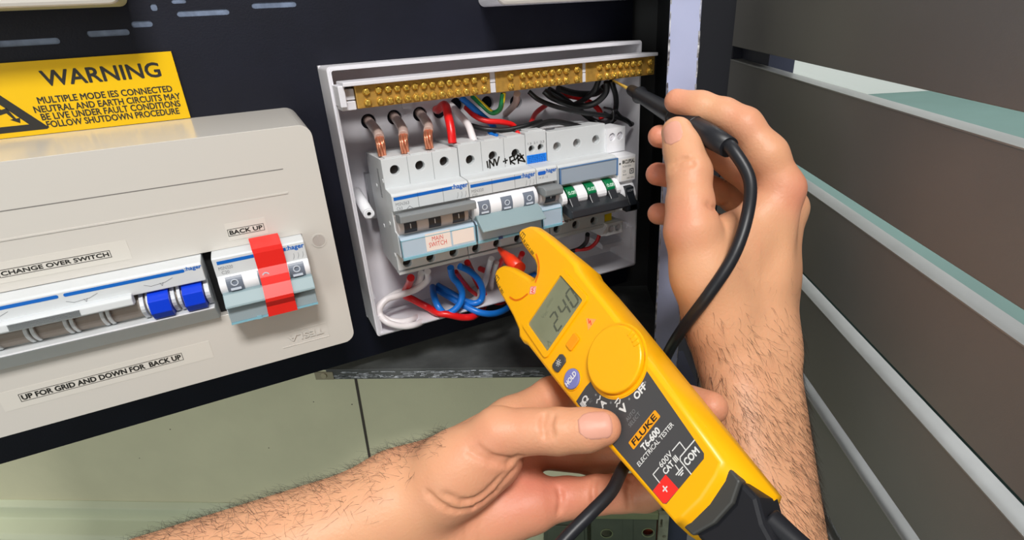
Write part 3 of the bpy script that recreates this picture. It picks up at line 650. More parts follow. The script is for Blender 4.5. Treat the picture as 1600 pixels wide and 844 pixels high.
for x, z in ((64, 187), (296, 187)):
    mb = MB(); mb.cyl((x-1, -4, z+8), (x, -40, z), 4.6, 4.0, 20); mb.poly(Fr((x, -40, z)), circ(0, 0, 4.0, 20), 0, 1.4, holes=[circ(0, 0, 2.0, 16)]); mb.poly(Fr((x, -40, z)), circ(0, 0, 3.2, 20), 1.4, 2.2, holes=[circ(0, 0, 1.5, 16)])
    mb.box(x-5, x+1, -20, -4, z+4, z+7); po = mb.build('screw_post', M_pure, ob)
    mb = MB(); mb.cyl((x, -40.6, z), (x, -40.1, z), 1.5, n=14); mb.build('post_bore', M_hole, po)
mb = MB()
mb.prism(x1-2.7, x1-30, [(-4, 112), (-26, 112), (-30, 110), (-30, 106), (-4, 106)]); mb.box(x1-5, x1-2.7, -40, -4, 104, 126); mb.prism(x1-2.7, x1-6, [(-4, 128), (-34, 128), (-34, 124), (-4, 124)])
mb.build('corner_bracket', M_white, ob)
mb = MB(); mb.prism(x0+2.5, x0+8, [(-4, 112), (-16, 108), (-16, 94), (-4, 94)]); mb.box(x0+2.5, x0+5, -41, -30, 89, 104); mb.build('corner_bracket', M_white, ob)
mb = MB(); mb.poly(FW(-4.2), rrect(108, 116, 253, 258, 1.5), 0, 5); mb.build('bar_bracket', M_white, ob)

# white carrier rail + brass bars
rl = thing('bar_carrier', 'white plastic rail carrying the brass bars along the top of the open box', 'rail', (180, -50, 262))
mb = MB(); mb.box(58, 302.4, -66.5, -42, 276.4, 278.9); mb.build('top_strip', M_white, rl, bevel=.4)
mb = MB(); mb.box(62, 303, -50, -46, 262, 277); mb.build('back_strip', M_white, rl)
mb = MB(); mb.box(55.8, 65.2, -60, -44, 261.6, 267.2); mb.box(55.8, 65.2, -60, -44, 267.8, 274.6); mb.box(55, 59, -64, -42, 264, 277); mb.build('end_block', M_white, rl, bevel=.5)
for xa, xb in ((158.9, 163), (235.0, 238)):
    mb = MB(); mb.box(xa, xb, -61.5, -48, 262.5, 269); mb.box(xa, xb, -61.5, -48, 269.4, 276.2); mb.build('spacer', M_white, rl, bevel=.3)
def screw_proto(t):
    m_ = MB(); N_ = 14
    m_.cyl((0, 0, 0), (0, -1.5, 0), 2.5, 2.3, N_); m_.cyl((0, -1.5, 0), (0, -2.3, 0), 2.3, 1.3, N_)
    m_.poly(Fr((0, -2.3, 0)), [(-1.9, -.35), (1.9, -.35), (1.9, .35), (-1.9, .35)], -.6, .35); m_.poly(Fr((0, -2.3, 0)), [(-.35, -1.9), (.35, -1.9), (.35, 1.9), (-.35, 1.9)], -.6, .35)
    return m_
def brass_bar(label, x0, x1, xs, end=True):
    t = thing('terminal_bar', label, 'terminal bar', ((x0+x1)/2, -56, 262.2), 'brass terminal bars in the open box')
    m_ = MB(); m_.box(x0, x1, -62, -50.2, 262.2, 276.2); m_.build('bar', M_brassb, t, bevel=.4)
    base = ROOT[t][:3, 3]; first = None
    for k, x in enumerate(xs):
        for z in (272.2, 265.4):
            m_ = None
            if first is None:
                m_ = screw_proto(t); m_.v = [(v[0]+base[0], v[1]+base[1], v[2]+base[2]) for v in m_.v]; first = m_.build('brass_screw', M_brass, t); o_ = first
            else: o_ = first.copy(); COL.objects.link(o_); o_.parent = t; ROOT[o_] = ROOT[t]
            o_.location = Vector((x-base[0], -62-base[1]+random.uniform(-.4, .5), z-base[2]))*.001
            o_.rotation_euler = (random.uniform(-.16, .16), random.uniform(0, 3.1), random.uniform(-.16, .16))
    return t
brass_bar('longest brass terminal bar, on the left, with two rows of screws', 65.6, 158.8, [72.2]+[80.4+i*6.0 for i in range(12)]+[154])
brass_bar('middle brass terminal bar between two white spacers', 163.2, 235, [174.5]+[184+i*6.05 for i in range(7)]+[229.5])
brass_bar('right brass terminal bar, touched by the black probe', 238, 303, [250]+[257.2+i*6.0 for i in range(6)]+[297.6])

# enclosures cut by the top of the frame
def shallow_box(name, label, x0, x1, z0, dep, m_edge):
    t = thing(name, label, 'enclosure', ((x0+x1)/2, -dep/2, z0))
    m_ = MB(); m_.poly(FW(-.2), rrect(x0, x1, z0, z0+140, 5, 5), 0, dep-6, holes=[rrect(x0+3, x1-3, z0+3, z0+137, 3, 4)]); m_.build('base', m_edge, t, bevel=.6)
    m_ = MB(); m_.poly(FW(-dep+6), rrect(x0-1, x1+1, z0-1, z0+141, 6, 5), 0, 6); m_.build('cover', M_cover, t, bevel=2)
    m_ = MB(); m_.box(x0+10, x1-10, -dep-1.5, -dep+.2, z0+30, z0+62); m_.build('label_window', M_window, t)
shallow_box('enclosure', 'ivory enclosure cut off by the top left corner of the photo', -260, -47.6, 330, 37, mat('base_yellowed', (196, 188, 140), .5))
shallow_box('enclosure', 'white enclosure cut off by the top edge, above the open box', 181, 326, 320, 40, M_white)

# ------------------------------------------------------------------ wires
def wire(label, pts, r, m_, cat='wire', name='wire', group=None, n=10):
    mb_ = MB(); mb_.tube(pts, r, n); o_ = mb_.build(name, m_); return tag(o_, label, cat, group or ('wires above the breakers' if pts[-1][2] > 190 else 'wires below the breakers'))
def up(*L): return [U(x, y, d) for x, y, d in L]
for lab, kx, kz, end in (('leftmost clear-sheathed copper cable entering the main switch', 82, 246.4, (596, 234)), ('middle clear-sheathed copper cable entering the main switch', 102, 247, (632, 230)), ('right clear-sheathed copper cable entering the main switch', 122.3, 247, (670, 223))):
    t = thing('copper_cable', lab, 'cable', U(end[0], end[1], -57), 'copper cables entering the main switch')
    e = np.array(U(end[0], end[1], -57)); p0 = np.array((kx, 2.5, kz-.5)); path = [p0+(0, 4, 2), p0+(0, -9, .5), e*.55+p0*.45+np.array((0, -13, 4)), e+(0, 0, 5), e+(0, 0, -4)]
    P = spline(path, 10); n = len(P)
    mb = MB(); mb.tube(P[:int(n*.66)], 3.5, 12, False); tag(mb.build('sheath', M_clear, t), 'hazy clear insulation')
    for k in range(7):
        mb = MB(); q = []
        for i, p in enumerate(P[int(n*.4):]):
            a = i*.06+k*math.pi/3; rr = 0 if k == 6 else 2.05; q.append(p+np.array((rr*math.cos(a), rr*math.sin(a), 0)))
        mb.tube(q, 1.15, 6, False); mb.build('copper_strand', M_copper, t)
wire('thick red cable bending out of the fourth knockout into the main switch', [(138.8, 8, 249)]+up((684, 172, -14), (695, 164, -36), (701, 185, -50), (705, 205, -56), (707, 224, -58)), 3.1, M_wred)
wire('white cable bending out of the fifth knockout into the marker-labelled breaker', [(148, 8, 252), (147, -8, 251)]+up((717, 178, -30), (731, 195, -46), (737, 210, -54), (741, 222, -58)), 2.7, M_wwhite)
wire('blue wire dropping from behind the long brass bar', up((720, 152, -34), (735, 165, -36), (752, 180, -38), (769, 195, -38), (772, 204, -42), (773, 215, -43)), 2.4, M_wblue)
wire('red wire sweeping right below the blue wire behind the bar', up((728, 168, -26), (742, 181, -38), (760, 189, -44), (785, 191, -46), (803, 197, -46), (806, 212, -50), (806, 218, -50)), 2.1, M_wred)
# green and yellow earth wire
t = thing('earth_wire', 'green and yellow striped earth wire looping under the middle brass bar', 'wire', U(770, 178, -40))
P = spline(up((738, 150, -30), (752, 163, -38), (768, 176, -42), (780, 172, -48), (784, 160, -54), (786, 146, -56)), 12)
mb = MB(); mb.tube(P, 1.9, 12, False); mb.build('green_insulation', M_wgreen, t)
mb = MB(); mb.tube([p+np.array((.7, -1.0, .5)) for p in P], 1.25, 8, False); mb.build('yellow_stripe', M_wyel, t)
wire('clear-sheathed copper wire hanging behind the earth wire loop', up((808, 146, -50), (806, 160, -40), (798, 170, -26), (790, 178, -8)), 2.6, M_clear)
blk = [
 ('long black cable lying along the top of the breakers, left end', [(735, 196, -36), (760, 202, -46), (790, 203, -50), (820, 197, -52), (832, 193, -50), (846, 190, -46)], 1.9),
 ('black cable with a wave resting on the breaker tops', [(800, 206, -50), (830, 200, -56), (860, 190, -54), (890, 194, -54), (918, 200, -54), (940, 196, -50), (958, 185, -44), (962, 176, -30)], 2.1),
 ('black cable tie tail running down to the right wall of the box', [(826, 143, -40), (842, 156, -44), (870, 167, -46), (910, 176, -48), (950, 181, -48), (972, 186, -46), (988, 194, -40)], 1.9),
 ('black cable arching from the middle bar towards the red wire', [(850, 142, -44), (862, 152, -46), (880, 160, -40), (905, 166, -38), (928, 162, -44), (946, 146, -52), (948, 128, -56)], 2.5),
 ('black cable tucked lowest behind the cable bundle', [(872, 138, -40), (900, 146, -34), (930, 146, -36), (944, 136, -48)], 2.6),
 ('black cable curling against the back of the open box', [(858, 140, -30), (875, 150, -26), (900, 168, -24), (930, 190, -30), (950, 192, -40), (962, 184, -46)], 2.4),
 ('short black cable dropping beside the probe tip', [(955, 126, -56), (962, 150, -50), (962, 170, -44), (955, 182, -40), (943, 178, -34)], 2.2),
 ('black cable just left of the black probe', [(936, 124, -56), (928, 142, -50), (912, 156, -36), (896, 164, -20)], 2.2)]
for lab, L, r_ in blk: wire(lab, up(*L), r_, M_wblack)
wire('red wire curving up from behind the auxiliary unit', up((855, 163, -10), (838, 176, -24), (830, 192, -40), (828, 204, -52)), 2.0, M_wred)
wire('red wire crossing among the black cables under the bars', up((876, 148, -20), (900, 152, -22), (922, 160, -26), (936, 172, -32), (940, 186, -36)), 2.3, M_wred)
wire('thin grey wire fan under the black cable bundle', up((775, 208, -50), (800, 211, -56), (830, 208, -58), (866, 200, -58)), .7, mat('wire_grey', (90, 90, 94), .4))
wire('short blue wire end beside the upper black cable', up((764, 206, -44), (770, 211, -50), (776, 212, -55)), 1.5, M_wblue)
mb = MB(); mb.tube(up((804, 212, -56), (809, 206, -57), (812, 212, -58)), 1.2, 8); tag(mb.build('cable_band', M_wred), 'small red band around the black cable on the breakers', 'band')
mb = MB()
c0 = np.array(U(950, 182, -45))
mb.tube(up((944, 168, -38), (957, 172, -54), (958, 186, -54), (948, 192, -46)), .9, 8); mb.tube(up((962, 172, -50), (970, 182, -48), (980, 188, -46), (986, 195, -42)), [1.2, 1.4, 1.6, 2.0], 8)
tag(mb.build('cable_tie', M_wblack), 'black cable tie with its loose tail hanging at the right', 'cable tie')
# below the breakers
z_ = [
 ('outer white cable in a big loop at the lower left of the open box', [(668, 424, -50), (668, 438, -40), (650, 452, -34), (622, 462, -32), (604, 468, -34), (594, 480, -36), (594, 492, -38), (606, 504, -44), (628, 510, -46), (650, 507, -44), (664, 499, -30), (668, 490, -6)], 2.7, M_wwhite),
 ('inner white cable in a loop beside the outer white loop', [(658, 427, -46), (655, 440, -32), (640, 452, -22), (620, 458, -18), (598, 472, -22), (590, 484, -24), (600, 497, -36), (624, 503, -42), (645, 499, -38), (656, 490, -8)], 2.6, M_wwhite),
 ('red cable under the left of the main switch curling to the right', [(642, 434, -50), (640, 442, -36), (632, 460, -14), (645, 468, -24), (668, 480, -30), (684, 489, -42), (702, 492, -47), (722, 496, -48), (740, 494, -46), (754, 482, -26), (760, 462, -20)], 3.0, M_wred),
 ('front blue cable loop below the breakers', [(704, 418, -54), (707, 432, -50), (716, 444, -48), (722, 458, -46), (719, 474, -46), (708, 486, -46), (695, 490, -44), (684, 478, -40), (678, 462, -30), (676, 448, -14)], 2.8, M_wblue),
 ('right blue cable loop below the breakers', [(718, 416, -54), (734, 424, -52), (748, 438, -48), (754, 454, -44), (752, 468, -42), (742, 474, -42), (726, 470, -36), (705, 458, -28), (684, 446, -12)], 2.7, M_wblue),
 ('blue cable passing under the loops towards the tester', [(682, 452, -14), (702, 464, -28), (722, 476, -38), (748, 488, -48), (772, 490, -48), (792, 482, -38), (800, 468, -20)], 2.8, M_wblue),
 ('red cable dropping between the two blue loops', [(712, 424, -44), (724, 440, -36), (738, 456, -32), (758, 468, -28), (780, 474, -28), (796, 468, -22)], 1.8, M_wred),
 ('broad red cable under the marker-labelled breaker', [(730, 410, -50), (738, 426, -36), (748, 446, -28), (758, 464, -24), (757, 478, -20)], 2.6, M_wred),
 ('white cable dropping beside the red probe', [(768, 404, -52), (762, 424, -40), (756, 446, -34), (742, 466, -28), (732, 474, -20)], 2.5, M_wwhite),
 ('second white cable hidden behind the blue loops', [(776, 410, -44), (768, 440, -24), (770, 462, -14), (784, 470, -14)], 2.4, M_wwhite),
 ('red cable behind the red probe tip', [(790, 400, -52), (778, 416, -36), (764, 424, -22), (750, 420, -8)], 2.6, M_wred),
 ('red cable seen through the tester jaws', [(816, 396, -52), (808, 414, -34), (800, 428, -20), (806, 446, -8)], 2.4, M_wred),
 ('black cable under the bar breaker at the lower right', [(918, 366, -52), (916, 378, -40), (906, 388, -34), (890, 394, -28), (874, 402, -20)], 2.0, M_wblack),
 ('red cable from the lower terminal block', [(937, 366, -56), (932, 378, -48), (920, 388, -40), (900, 391, -32), (885, 396, -22)], 1.8, M_wred),
 ('blue cable seen through the tester jaws', [(812, 440, -30), (822, 434, -28), (836, 428, -24)], 2.2, M_wblue)]
for lab, L, r_, m_ in z_: wire(lab, up(*L), r_, m_)
#PART2
# ------------------------------------------------------------------ electrical tester (own frame: x across, y towards the jaws, z out of its face)
TL = np.array([0.395, 0.5192, -0.7579]); TW = np.array([0.5133, -0.8089, -0.2866]); TL /= np.linalg.norm(TL); TW -= TL*(TW@TL); TW /= np.linalg.norm(TW); TN = np.cross(TL, TW)
TR = np.array([RW@TW, RW@-TL, RW@TN]).T; TO = np.array(Wp(970, 620, .27))
def TP(x, y, z): return TR@np.array([x, y, z], float)+TO
ts = thing('electrical_tester', 'yellow handheld electrical tester reading 240, held in the left hand', 'tester', TO, frame=TR)
def tl(mb):
    mb.v = [tuple(TR@np.array(p)+TO) for p in mb.v]; return mb
def TF(z=0): return Fr((0, 0, z), (1, 0, 0), (0, 1, 0))
body = [(-17.5, -60), (-23.5, -10), (-27.3, 40), (-28.5, 62), (-29.4, 78), (-31.2, 82), (-31.2, 88), (-28.5, 92), (-26.4, 104), (-25.6, 114), (-24.6, 130), (-22.6, 140.5), (-19.5, 146), (-16, 147.6), (-12.4, 146.4), (-8.8, 143.4), (-4.8, 134), (-1.6, 122), (.4, 113), (1.0, 108.6), (3.2, 107), (6, 108), (9.6, 112), (11.2, 117), (11.6, 127), (12, 137), (13.6, 145.5), (16.2, 148.6), (20, 147.6), (25.4, 142), (27.8, 137), (29.4, 125), (30.4, 108), (31.2, 92), (31.2, 88), (31.2, 82), (29.4, 78), (28.5, 62), (27.3, 40), (23.5, -10), (18.5, -58), (12, -60.6), (0, -62.2), (-12, -61.6)]
mb = MB()
sh = lambda k, dy=0: [(x*k, y if y > -50 else y+dy) for x, y in body]
def inset(pts, d):
    P = np.array(pts); n = len(P); out = []
    for i in range(n):
        a, b, c = P[i-1], P[i], P[(i+1) % n]; t = (b-a)/np.linalg.norm(b-a)+(c-b)/np.linalg.norm(c-b); t /= np.linalg.norm(t); out.append(tuple(b+np.array([-t[1], t[0]])*d))
    return out
_ar = sum(body[i][0]*body[(i+1) % len(body)][1]-body[(i+1) % len(body)][0]*body[i][1] for i in range(len(body))); sg_ = 1 if _ar > 0 else -1
def thick(y): return 30 if y < 70 else 30-14*min(1, (y-70)/50)
secs = [(0, 2.6, 0), (-.7, 1.0, 0), (-2.4, .1, 0), (-6, -.5, -1), (-.62, 0, -4), (-.9, 1.4, -4), (-1, 3.6, -3)]
V = []; n = len(body); rings = []
for z, d, dy in secs:
    pts = inset(body, d*sg_)
    for (x, y), (x_, y_) in zip(pts, body):
        zz = z if (z <= -1.01 or z == 0 or z == -.7) else z*thick(y_)
        V.append((x, y+(dy*4 if y_ < -50 else 0), zz))
mb.v = V
Fc = [tuple(range(n)), tuple((len(secs)-1)*n+i for i in reversed(range(n)))]
for k in range(len(secs)-1):
    for i in range(n): Fc.append((k*n+i, (k+1)*n+i, (k+1)*n+(i+1) % n, k*n+(i+1) % n))
mb.f = Fc; mb.smooth = [False, False]+[True]*(len(Fc)-2)
tl(mb).build('body', M_yellow, ts)
ftop = TF(.02)
mb = MB(); mb.poly(ftop, rrect(-23.2, 22.8, 56, 90, 3, 5), 0, 1.3, holes=[rrect(-19.2, 19.2, 58.4, 86.2, 1.2, 4)]); tl(mb).build('screen_bezel', M_yellow, ts, bevel=.6)
mb = MB(); mb.poly(ftop, rrect(-19.4, 19.4, 58.2, 86.4, 1), 0, .25); scr = tl(mb).build('screen', M_lcd, ts)
def seg7(mb_, fr, ch, x, y, w_, h_, t_):
    S = {'2': 'abged', '4': 'fgbc', '0': 'abcdef', '-': 'g'}[ch]; g_ = .28*t_; m2 = y+h_/2; sl_ = .12
    seg = {'a': ((x, y+h_), (x+w_, y+h_)), 'g': ((x, m2), (x+w_, m2)), 'd': ((x, y), (x+w_, y)), 'f': ((x, m2), (x, y+h_)), 'e': ((x, y), (x, m2)), 'b': ((x+w_, m2), (x+w_, y+h_)), 'c': ((x+w_, y), (x+w_, m2))}
    for k_ in S:
        (ax_, ay_), (bx_, by_) = seg[k_]; t = np.array([bx_-ax_, by_-ay_]); L = np.linalg.norm(t); t = t/L*(g_+t_*.3)
        mb_.ribbon(fr, [(ax_+t[0]+(ay_-y)*sl_, ay_+t[1]), (bx_-t[0]+(by_-y)*sl_, by_-t[1])], t_, 0, .05)
f = TF(.28); mb = MB()
for ch, x in (('2', -6.2), ('4', 3.0), ('0', 11.6)): seg7(mb, f, ch, x, 61.5, 5.2, 12, 1.35)
tl(mb).build('digits', M_seg, scr)
mb = MB(); mb.text(f, 'Vac', -9, -3, 77.5, 80.5, .05); mb.text(f, 'AUTO', -2, 5, 80, 82, .05); mb.ribbon(f, [(-16.5, 60.6), (-15.2, 63.6), (-14, 60.6)], .5, 0, .05); tl(mb).build('faint_symbols', M_segghost, scr)
# buttons
mb = MB(); mb.poly(ftop, rrect(-6.9, 2.4, 43.7, 49.8, 1.2), -.2, 1.2); tl(mb).build('select_button', M_yellow2, ts, bevel=.5)
mb = MB(); mb.poly(ftop, [(-22.4, 44.4), (-21.4, 42.4), (-13.4, 42.4), (-12, 44.4), (-12, 47.6), (-13.4, 49.3), (-21.4, 49.3), (-22.4, 47.8)], -.2, 1.2); lb = tl(mb).build('backlight_button', M_decal, ts, bevel=.5)
f = TF(1.24); mb = MB(); mb.poly(f, circ(-17.2, 45.9, 1.0, 14), 0, .1, holes=[circ(-17.2, 45.9, .6, 12)])
for k in range(8):
    a = k*math.pi/4; mb.ribbon(f, [(-17.2+1.4*math.cos(a), 45.9+1.4*math.sin(a)), (-17.2+2.1*math.cos(a), 45.9+2.1*math.sin(a))], .3, 0, .1)
tl(mb).build('lamp_symbol', M_twhite, lb)
mb = MB(); mb.poly(ftop, circ(-16.4, 31.4, 6.5, 32), 0, .6, holes=[circ(-16.4, 31.4, 5.9, 32)]); tl(mb).build('button_collar', M_yellow, ts, bevel=.2)
mb = MB(); mb.poly(ftop, circ(-16.4, 31.4, 5.8, 32), -.2, 1.4); hb = tl(mb).build('hold_button', M_hold, ts, bevel=.6)
f = TF(1.44); mb = MB(); mb.text(f, 'HOLD', -21.2, -11.8, 30.0, 33.0, .08, .03); tl(mb).build('lettering', M_pure, hb)
# dial
DC = (11.2, 15.6); mb = MB(); mb.poly(ftop, circ(*DC, 19.6, 48), 0, .5, holes=[circ(*DC, 18.3, 48)]); tl(mb).build('dial_ring', M_yellow, ts, bevel=.2)
mb = MB(); mb.poly(ftop, circ(*DC, 17.9, 56), -.5, 3.4); dl = tl(mb).build('rotary_dial', M_yellow, ts, bevel=1.2, seg=3)
mb = MB()
for a in range(-24, 12, 9):
    t = math.radians(a); c_, s_ = math.cos(t), math.sin(t); fr = Fr((DC[0], DC[1], 3.35)); fr = Fr((DC[0], DC[1], 3.2), (c_, s_, 0), (-s_, c_, 0)); mb.poly(fr, rrect(14.6, 18.2, -.6, .6, .5), 0, .7)
tl(mb).build('grip_ridges', M_yellow, dl, bevel=.2)
# dark decal
arc = [(DC[0]+20.3*math.cos(t), DC[1]+20.3*math.sin(t)) for t in np.linspace(math.radians(-66), math.radians(-194), 26)]
dec = [(19.5, -2.9)]+arc[0:]+[(-12.6, 21), (-22.6, 20.4), (-22.6, 18), (-16.2, -46), (-15.8, -50.4), (-14.6, -51.6), (12.6, -51), (14.2, -49.6), (14.6, -46)]
mb = MB(); mb.poly(ftop, dec, 0, .18); dc = tl(mb).build('decal', M_decal, ts)
f = TF(.22); mb = MB()
mb.poly(f, rrect(-11.8, 9.8, -23.6, -19.2, .6), 0, .08); tl(mb).build('logo_plate', mat('logo_orange', (250, 164, 20), .45), dc)
mb = MB(); mb.text(f, 'FLUKE', -10, 8, -22.8, -20, .14, .03); tl(mb).build('logo_lettering', M_ink, dc)
mb = MB()
mb.text(f, 'T6-600', -7.8, 5.0, -28.4, -25.2, .1, .035); mb.text(f, 'ELECTRICAL TESTER', -14.6, 12.2, -31.4, -29.2, .1, .01)
mb.text(f, 'OFF', 5.8, 14.2, -8.6, -5.2, .1, .04); mb.text(f, '600V', -5.8, 2.6, -39.8, -37.2, .1, .01); mb.text(f, 'CAT III', -6.2, 3.4, -43.2, -40.6, .1, .03); mb.text(f, 'COM', 4.6, 13.2, -48.0, -44.9, .1, .03)
mb.ribbon(f, [(-11.0, -43.6), (-11.2, -38.6), (-6.8, -38.6)], .45, 0, .1); mb.ribbon(f, [(3.6, -38.4), (9, -38.4), (8.8, -42.6)], .45, 0, .1)
mb.ribbon(f, [(14.9, -42.9), (4.6, -42.9), (3.6, -43.9), (3.6, -51.3)], .5, 0, .1)
mb.ribbon(f, [(.4, -43.6), (.2, -46.4)], .5, 0, .1)
for i, h in enumerate((2.4, 1.6, .8)): mb.ribbon(f, [(.2-h, -46.6-i*.9), (.2+h, -46.6-i*.9)], .5, 0, .1)
# resistance and continuity marks, volt marks
mb.text(f, 'Ω', -19.4, -15.4, 14.6, 18, .1, .04)
for i in range(4): mb.ribbon(f, [(-21.2+i*.75, 13.6-i*.1), (-21.2+i*.75, 17.4-i*.1)], .45, 0, .1)
mb.text(f, 'A', -12, -8.4, 4, 7.4, .1, .04); mb.ribbon(f, [(-13, 9), (-11.6, 10), (-10.2, 9), (-8.8, 10)], .6, 0, .1)
mb.text(f, 'V', -4.8, -.8, -7.6, -3.8, .1, .05); mb.ribbon(f, [(-5.2, -1.9), (-3.9, -.9), (-2.6, -1.9), (-1.2, -.9)], .6, 0, .1); mb.ribbon(f, [(-4.6, -.1+.4), (-1.4, .4)], .6, 0, .1)
tl(mb).build('lettering', M_twhite, dc)
mb = MB(); mb.text(f, 'AUTO', -5.4, 1.6, -12, -10, .1); mb.text(f, 'SELECT', -6, 2.6, -15, -13, .1); mb.text(f, 'AC', -16.4, -14, 12, 13.6, .1)
for a in (-172, -143, -112, -80): mb.poly(f, circ(DC[0]+22*math.cos(math.radians(a)), DC[1]+22*math.sin(math.radians(a)), .6, 12), 0, .1)
tl(mb).build('faint_lettering', mat('print_grey', (128, 130, 132), .5), dc)
mb = MB(); mb.poly(f, [(-16.2, -43.4), (-6.2, -43), (-5.4, -51.4), (-14.4, -51.4), (-15.6, -50.4)], 0, .1); pl = tl(mb).build('positive_panel', M_tred, dc)
mb = MB(); f2 = TF(.34); mb.ribbon(f2, [(-12, -47), (-9.2, -47)], .6, 0, .06); mb.ribbon(f2, [(-10.6, -45.6), (-10.6, -48.4)], .6, 0, .06); tl(mb).build('plus_mark', M_twhite, pl)
# jaw prints
f = TF(.05); mb = MB()
mb.text(f, '600 V  CAT III', 0, 1, 0, 1, .08) if False else None
def vtext(mb_, t, x0, y0, x1, y1, hgt):              # print running down the jaw
    u = np.array([x1-x0, y1-y0, 0.]); L = np.linalg.norm(u); u /= L; v = np.array([-u[1], u[0], 0]); fr = Fr((x0, y0, .05), u, v); mb_.text(fr, t, 0, L, 0, hgt, .06, .015)
vtext(mb, '600 V CAT III', 15.2, 120.3, 16.4, 137.2, 2.0)
vtext(mb, '100 A ~', -20.6, 125.3, -19.8, 136.2, 2.0)
for cx_, cy_ in ((17.0, 141.4), (-19.2, 140.2)):
    q = [(cx_-1.8, cy_-2.4), (cx_+1.8, cy_-2.4), (cx_+1.8, cy_+2.4), (cx_-1.8, cy_+2.4), (cx_-1.8, cy_-2.4)]; mb.ribbon(f, q, .45, 0, .08); mb.ribbon(f, [(cx_-1.8, cy_), (cx_+1.8, cy_)], .45, 0, .08)
tl(mb).build('jaw_print', M_ink, ts)
mb = MB(); mb.ribbon(f, spline([(15.6, 118), (13.2, 111.5), (9, 106), (2.6, 103)], 6), 1.3, 0, .1); mb.ribbon(f, spline([(-19.2, 116.8), (-17.2, 110.4), (-13, 106), (-7, 103.2)], 6), 1.3, 0, .1); tl(mb).build('jaw_arcs', M_orange, ts)
mb = MB(); fr = Fr((-2.4, 100.8, .05), (.8, .6, 0), (-.6, .8, 0)); mb.poly(fr, rrect(-2.6, 2.6, -2.9, 2.9, .8), 0, .12); nm = tl(mb).build('alignment_mark', mat('mark_pink', (244, 196, 180), .45), ts)
mb = MB(); fr = Fr((-2.4, 100.8, .18), (.8, .6, 0), (-.6, .8, 0)); mb.ribbon(fr, [(-1.6, -1.4), (-.9, 1), (0, -.8), (.9, 1.2), (1.7, -1)], .5, 0, .06); mb.ribbon(fr, rrect(-2.3, 2.3, -2.6, 2.6, .7)+[rrect(-2.3, 2.3, -2.6, 2.6, .7)[0]], .3, 0, .06); tl(mb).build('mark_lines', M_tred, nm)
mb = MB(); mb.poly(f, [(9.6, 42.8), (17.4, 42.8), (13.2, 49.4)], 0, .1); wt = tl(mb).build('warning_triangle', mat('tri_peach', (250, 170, 90), .45), ts)
mb = MB(); fr = TF(.17); mb.ribbon(fr, [(14, 47.4), (12.6, 45.2), (14.3, 45.6), (13, 43.4)], .5, 0, .06); tl(mb).build('flash_mark', M_tred, wt)
# lead boots at the lower end
mb = MB(); mb.poly(TF(-3.5), [(-16.6, -61.4), (17.4, -59.4), (16.8, -66), (8, -69.5), (-4, -69.6), (-15.6, -66.6)], -22, 0); tl(mb).build('end_cap', M_boot, ts, bevel=1)
mb = MB(); mb.poly(TF(-5), [(-15, -66), (-4, -69), (8, -69), (16.6, -65), (17, -74), (12, -82), (9, -93), (-2, -93), (-6, -84), (-14, -75)], -19, 0); tl(mb).build('plug_boot', M_rubber, ts, bevel=2)
mb = MB(); mb.tube([TP(11, -80, -14), TP(13, -92, -15), TP(16, -108, -17), TP(19, -128, -20)], [5.6, 4.6, 4.2, 4.0], 16); lead = mb.build('lead', M_rubber, ts)
# red probe parked between the tester's jaws
rp = thing('red_test_probe', 'red test probe poking into a lower terminal hole behind the tester jaw', 'probe', U(790, 405, -95))
a = np.array(U(779, 388, -66)); b = TP(-7.5, 124, -19); d_ = (b-a)/np.linalg.norm(b-a)
mb = MB(); mb.tube([a-d_*4, a+d_*8], [1.0, 1.0], 10, False); mb.build('metal_tip', M_steel, rp)
mb = MB(); mb.tube([a+d_*.5, a+d_*4, a+d_*18, a+d_*19, a+d_*34], [1.7, 2.1, 4.4, 4.9, 5.4], 18, False); mb.build('handle', M_probered, rp)
# black probe and its cable
bp = thing('black_test_probe', 'black test probe held by the right hand against the right brass bar', 'probe', Wp(1100, 210, .325))
p1 = np.array(Wp(985, 140, .405)); p2 = np.array(Wp(1070, 190, .335)); d_ = (p2-p1)/np.linalg.norm(p2-p1); tip = np.array(U(958, 126, -61.5))
L = 0
def at(t): return p1+d_*t
mb = MB(); mb.tube([tip, at(4)], [.9, 1.4], 10, False); mb.build('metal_tip', M_brass, bp)
mb = MB(); mb.tube([at(0), at(2), at(14), at(17), at(20), at(60), at(84), at(112), at(134)], [3.4, 3.9, 4.6, 6.2, 4.9, 6.0, 6.6, 6.6, 5.6], 20, False); mb.build('handle', M_rubber, bp)
mb = MB(); mb.tube([at(70), at(71), at(72)], [6.3, 6.9, 6.4], 20, False); mb.tube([at(96), at(97), at(98)], [6.7, 7.0, 6.7], 20, False); mb.build('grip_rings', M_blk, bp)
mb = MB(); mb.tube([at(130), at(138), Wp(1171, 280, .286), Wp(1168, 335, .286), Wp(1146, 400, .284), Wp(1106, 462, .288), Wp(1066, 515, .308), Wp(1040, 560, .335), Wp(1010, 640, .35)], [4.2, 3.5, 3.3, 3.3, 3.3, 3.3, 3.3, 3.3, 3.3], 14); mb.build('cable', M_rubber, bp)
mb = MB(); mb.tube([Wp(1020, 600, .34), Wp(990, 700, .285), Wp(972, 735, .27), Wp(955, 768, .258), Wp(925, 800, .25), Wp(890, 835, .245), Wp(850, 880, .24)], 3.1, 14); tag(mb.build('test_lead', M_rubber), 'black lead crossing the left palm below the thumb', 'cable')
